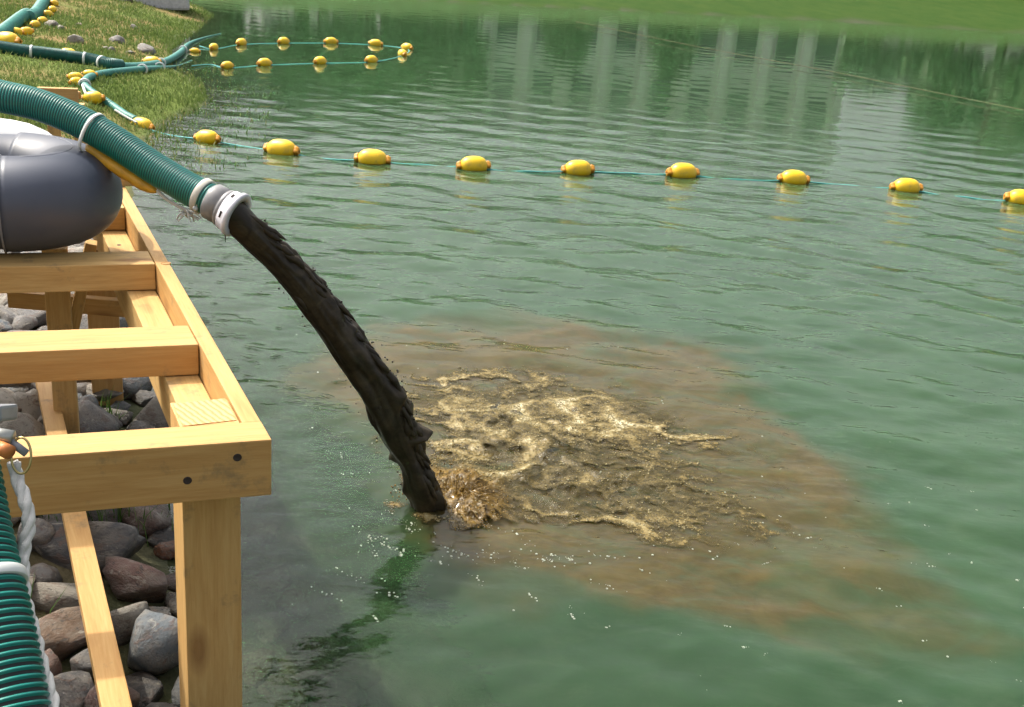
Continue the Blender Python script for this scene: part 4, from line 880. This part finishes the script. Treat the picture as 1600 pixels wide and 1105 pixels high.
lq = G(86, 820)+[0, 0, .03]; V, F = ico(lq, 1, 2, 3, (.022, .014, .004), .3); tag(mesh('yellow_leaf', V, F, M['leafyel'], None, origin=lq), 'bright yellow leaf lying behind the flat slab stone', 'leaf')

# ------------------------------------------------------------------ grass
def blades(pos, h, w, mat, name, tint, lean=.5):
    n = len(pos); a = RNG.random(n)*6.283; ld_ = RNG.random(n)*6.283; le = (RNG.random(n)*lean)[:, None]
    d = np.stack([np.cos(a), np.sin(a), np.zeros(n)], -1)*(w*(.6+.8*RNG.random(n)))[:, None]
    hh = (h*(.5+RNG.random(n)))[:, None]; l = np.stack([np.cos(ld_), np.sin(ld_), np.zeros(n)], -1)
    m1 = pos+np.array([0, 0, 1.])*hh*.6+l*hh*le*.3; tip = pos+np.array([0, 0, 1.])*hh+l*hh*le
    V = np.stack([pos-d, pos+d, m1+d*.7, tip, m1-d*.7], 1).reshape(-1, 3); b = np.arange(n)*5
    F = np.concatenate([np.stack([b, b+1, b+2, b+4], -1), ], 0); T3 = np.stack([b+4, b+2, b+3], -1)
    me = bpy.data.meshes.new(name); V = V.astype(np.float32); nl = F.size+T3.size
    me.vertices.add(len(V)); me.vertices.foreach_set('co', V.ravel()); me.loops.add(nl)
    me.loops.foreach_set('vertex_index', np.concatenate([F.ravel(), T3.ravel()]).astype(np.int32))
    me.polygons.add(len(F)+len(T3)); me.polygons.foreach_set('loop_start', np.concatenate([np.arange(len(F))*4, F.size+np.arange(len(T3))*3]).astype(np.int32))
    me.materials.append(mat); me.update(calc_edges=True); attr(me, 'tint', np.repeat(tint, 5)); return me
n = 330000; x = RNG.uniform(-9.5, -2.3, n); y = 4.6+RNG.random(n)**1.35*15.5
s_ = shore(x, y); q = np.stack([x, y], -1); dn = fbm(q*1.2, 4, 131); dn2 = fbm(q*5, 3, 133)
vis = (x > -.62*y-.8)
soilp = np.exp(-(((x+6.3)/.9)**2+((y-17.2)/1.4)**2))+np.exp(-(((x+8.6)/1.6)**2+((y-17)/3.)**2))
keep = vis & (s_ > -.05) & (RNG.random(n) < np.clip(.62+.9*dn+.5*dn2, .06, 1)*np.clip(1-1.1*soilp, .05, 1)) & (RNG.random(n) < np.clip(.35+6/y, 0, 1))
x, y, dn = x[keep], y[keep], dn[keep]; zz = height(x, y)[0]
tint = np.clip(.33-.55*dn+RNG.normal(0, .17, len(x))+.25*np.exp(-((y-16)/3)**2)*(x < -5.5), 0, 1)
gm = blades(np.stack([x, y, np.maximum(zz, 0)-.005], -1), .035*(1+.35*dn), .0032+.00022*y, M['grass'], 'grass', tint, .9); tag(link('grass', gm), 'short patchy grass covering the bank at upper left', 'grass', kind='stuff')
n = 15000; x = RNG.uniform(-3.9, -1.7, n); y = RNG.uniform(6.6, 11.5, n); s_ = shore(x, y); pz = fbm(np.stack([x, y], -1)*1.6, 3, 141)
keep = (s_ < .02) & (s_ > -.75) & (RNG.random(n) < np.exp(s_*3.)*np.clip(.5+1.4*pz, 0, 1)); x, y = x[keep], y[keep]
gm = blades(np.stack([x, y, np.full(len(x), -.01)], -1), np.full(len(x), .030), np.full(len(x), .004), M['reed'], 'water_grass', np.clip(RNG.normal(.5, .25, len(x)), 0, 1), 1.8); tag(link('water_grass', gm), 'thin grass standing in the shallows by the bank', 'grass', kind='stuff')
tf = []
for c, k, sp in ((G(175, 812), 120, .09), (G(60, 812), 30, .05), (G(170, 662), 26, .015), (G(110, 800), 60, .07), (G(40, 1000), 16, .03)):
    tf += [c+[RNG.normal(0, sp), RNG.normal(0, sp*.5), 0] for _ in range(k)]
tf = np.array(tf); tf[:, 2] = [gz(a, b)-.01 for a, b in tf[:, :2]]
gm = blades(tf, np.full(len(tf), .095), np.full(len(tf), .0022), M['reed'], 'grass_tufts', np.clip(RNG.normal(.25, .2, len(tf)), 0, 1), .7); tag(link('grass_tufts', gm), 'green grass tufts growing between the stones under the platform', 'grass', kind='stuff')
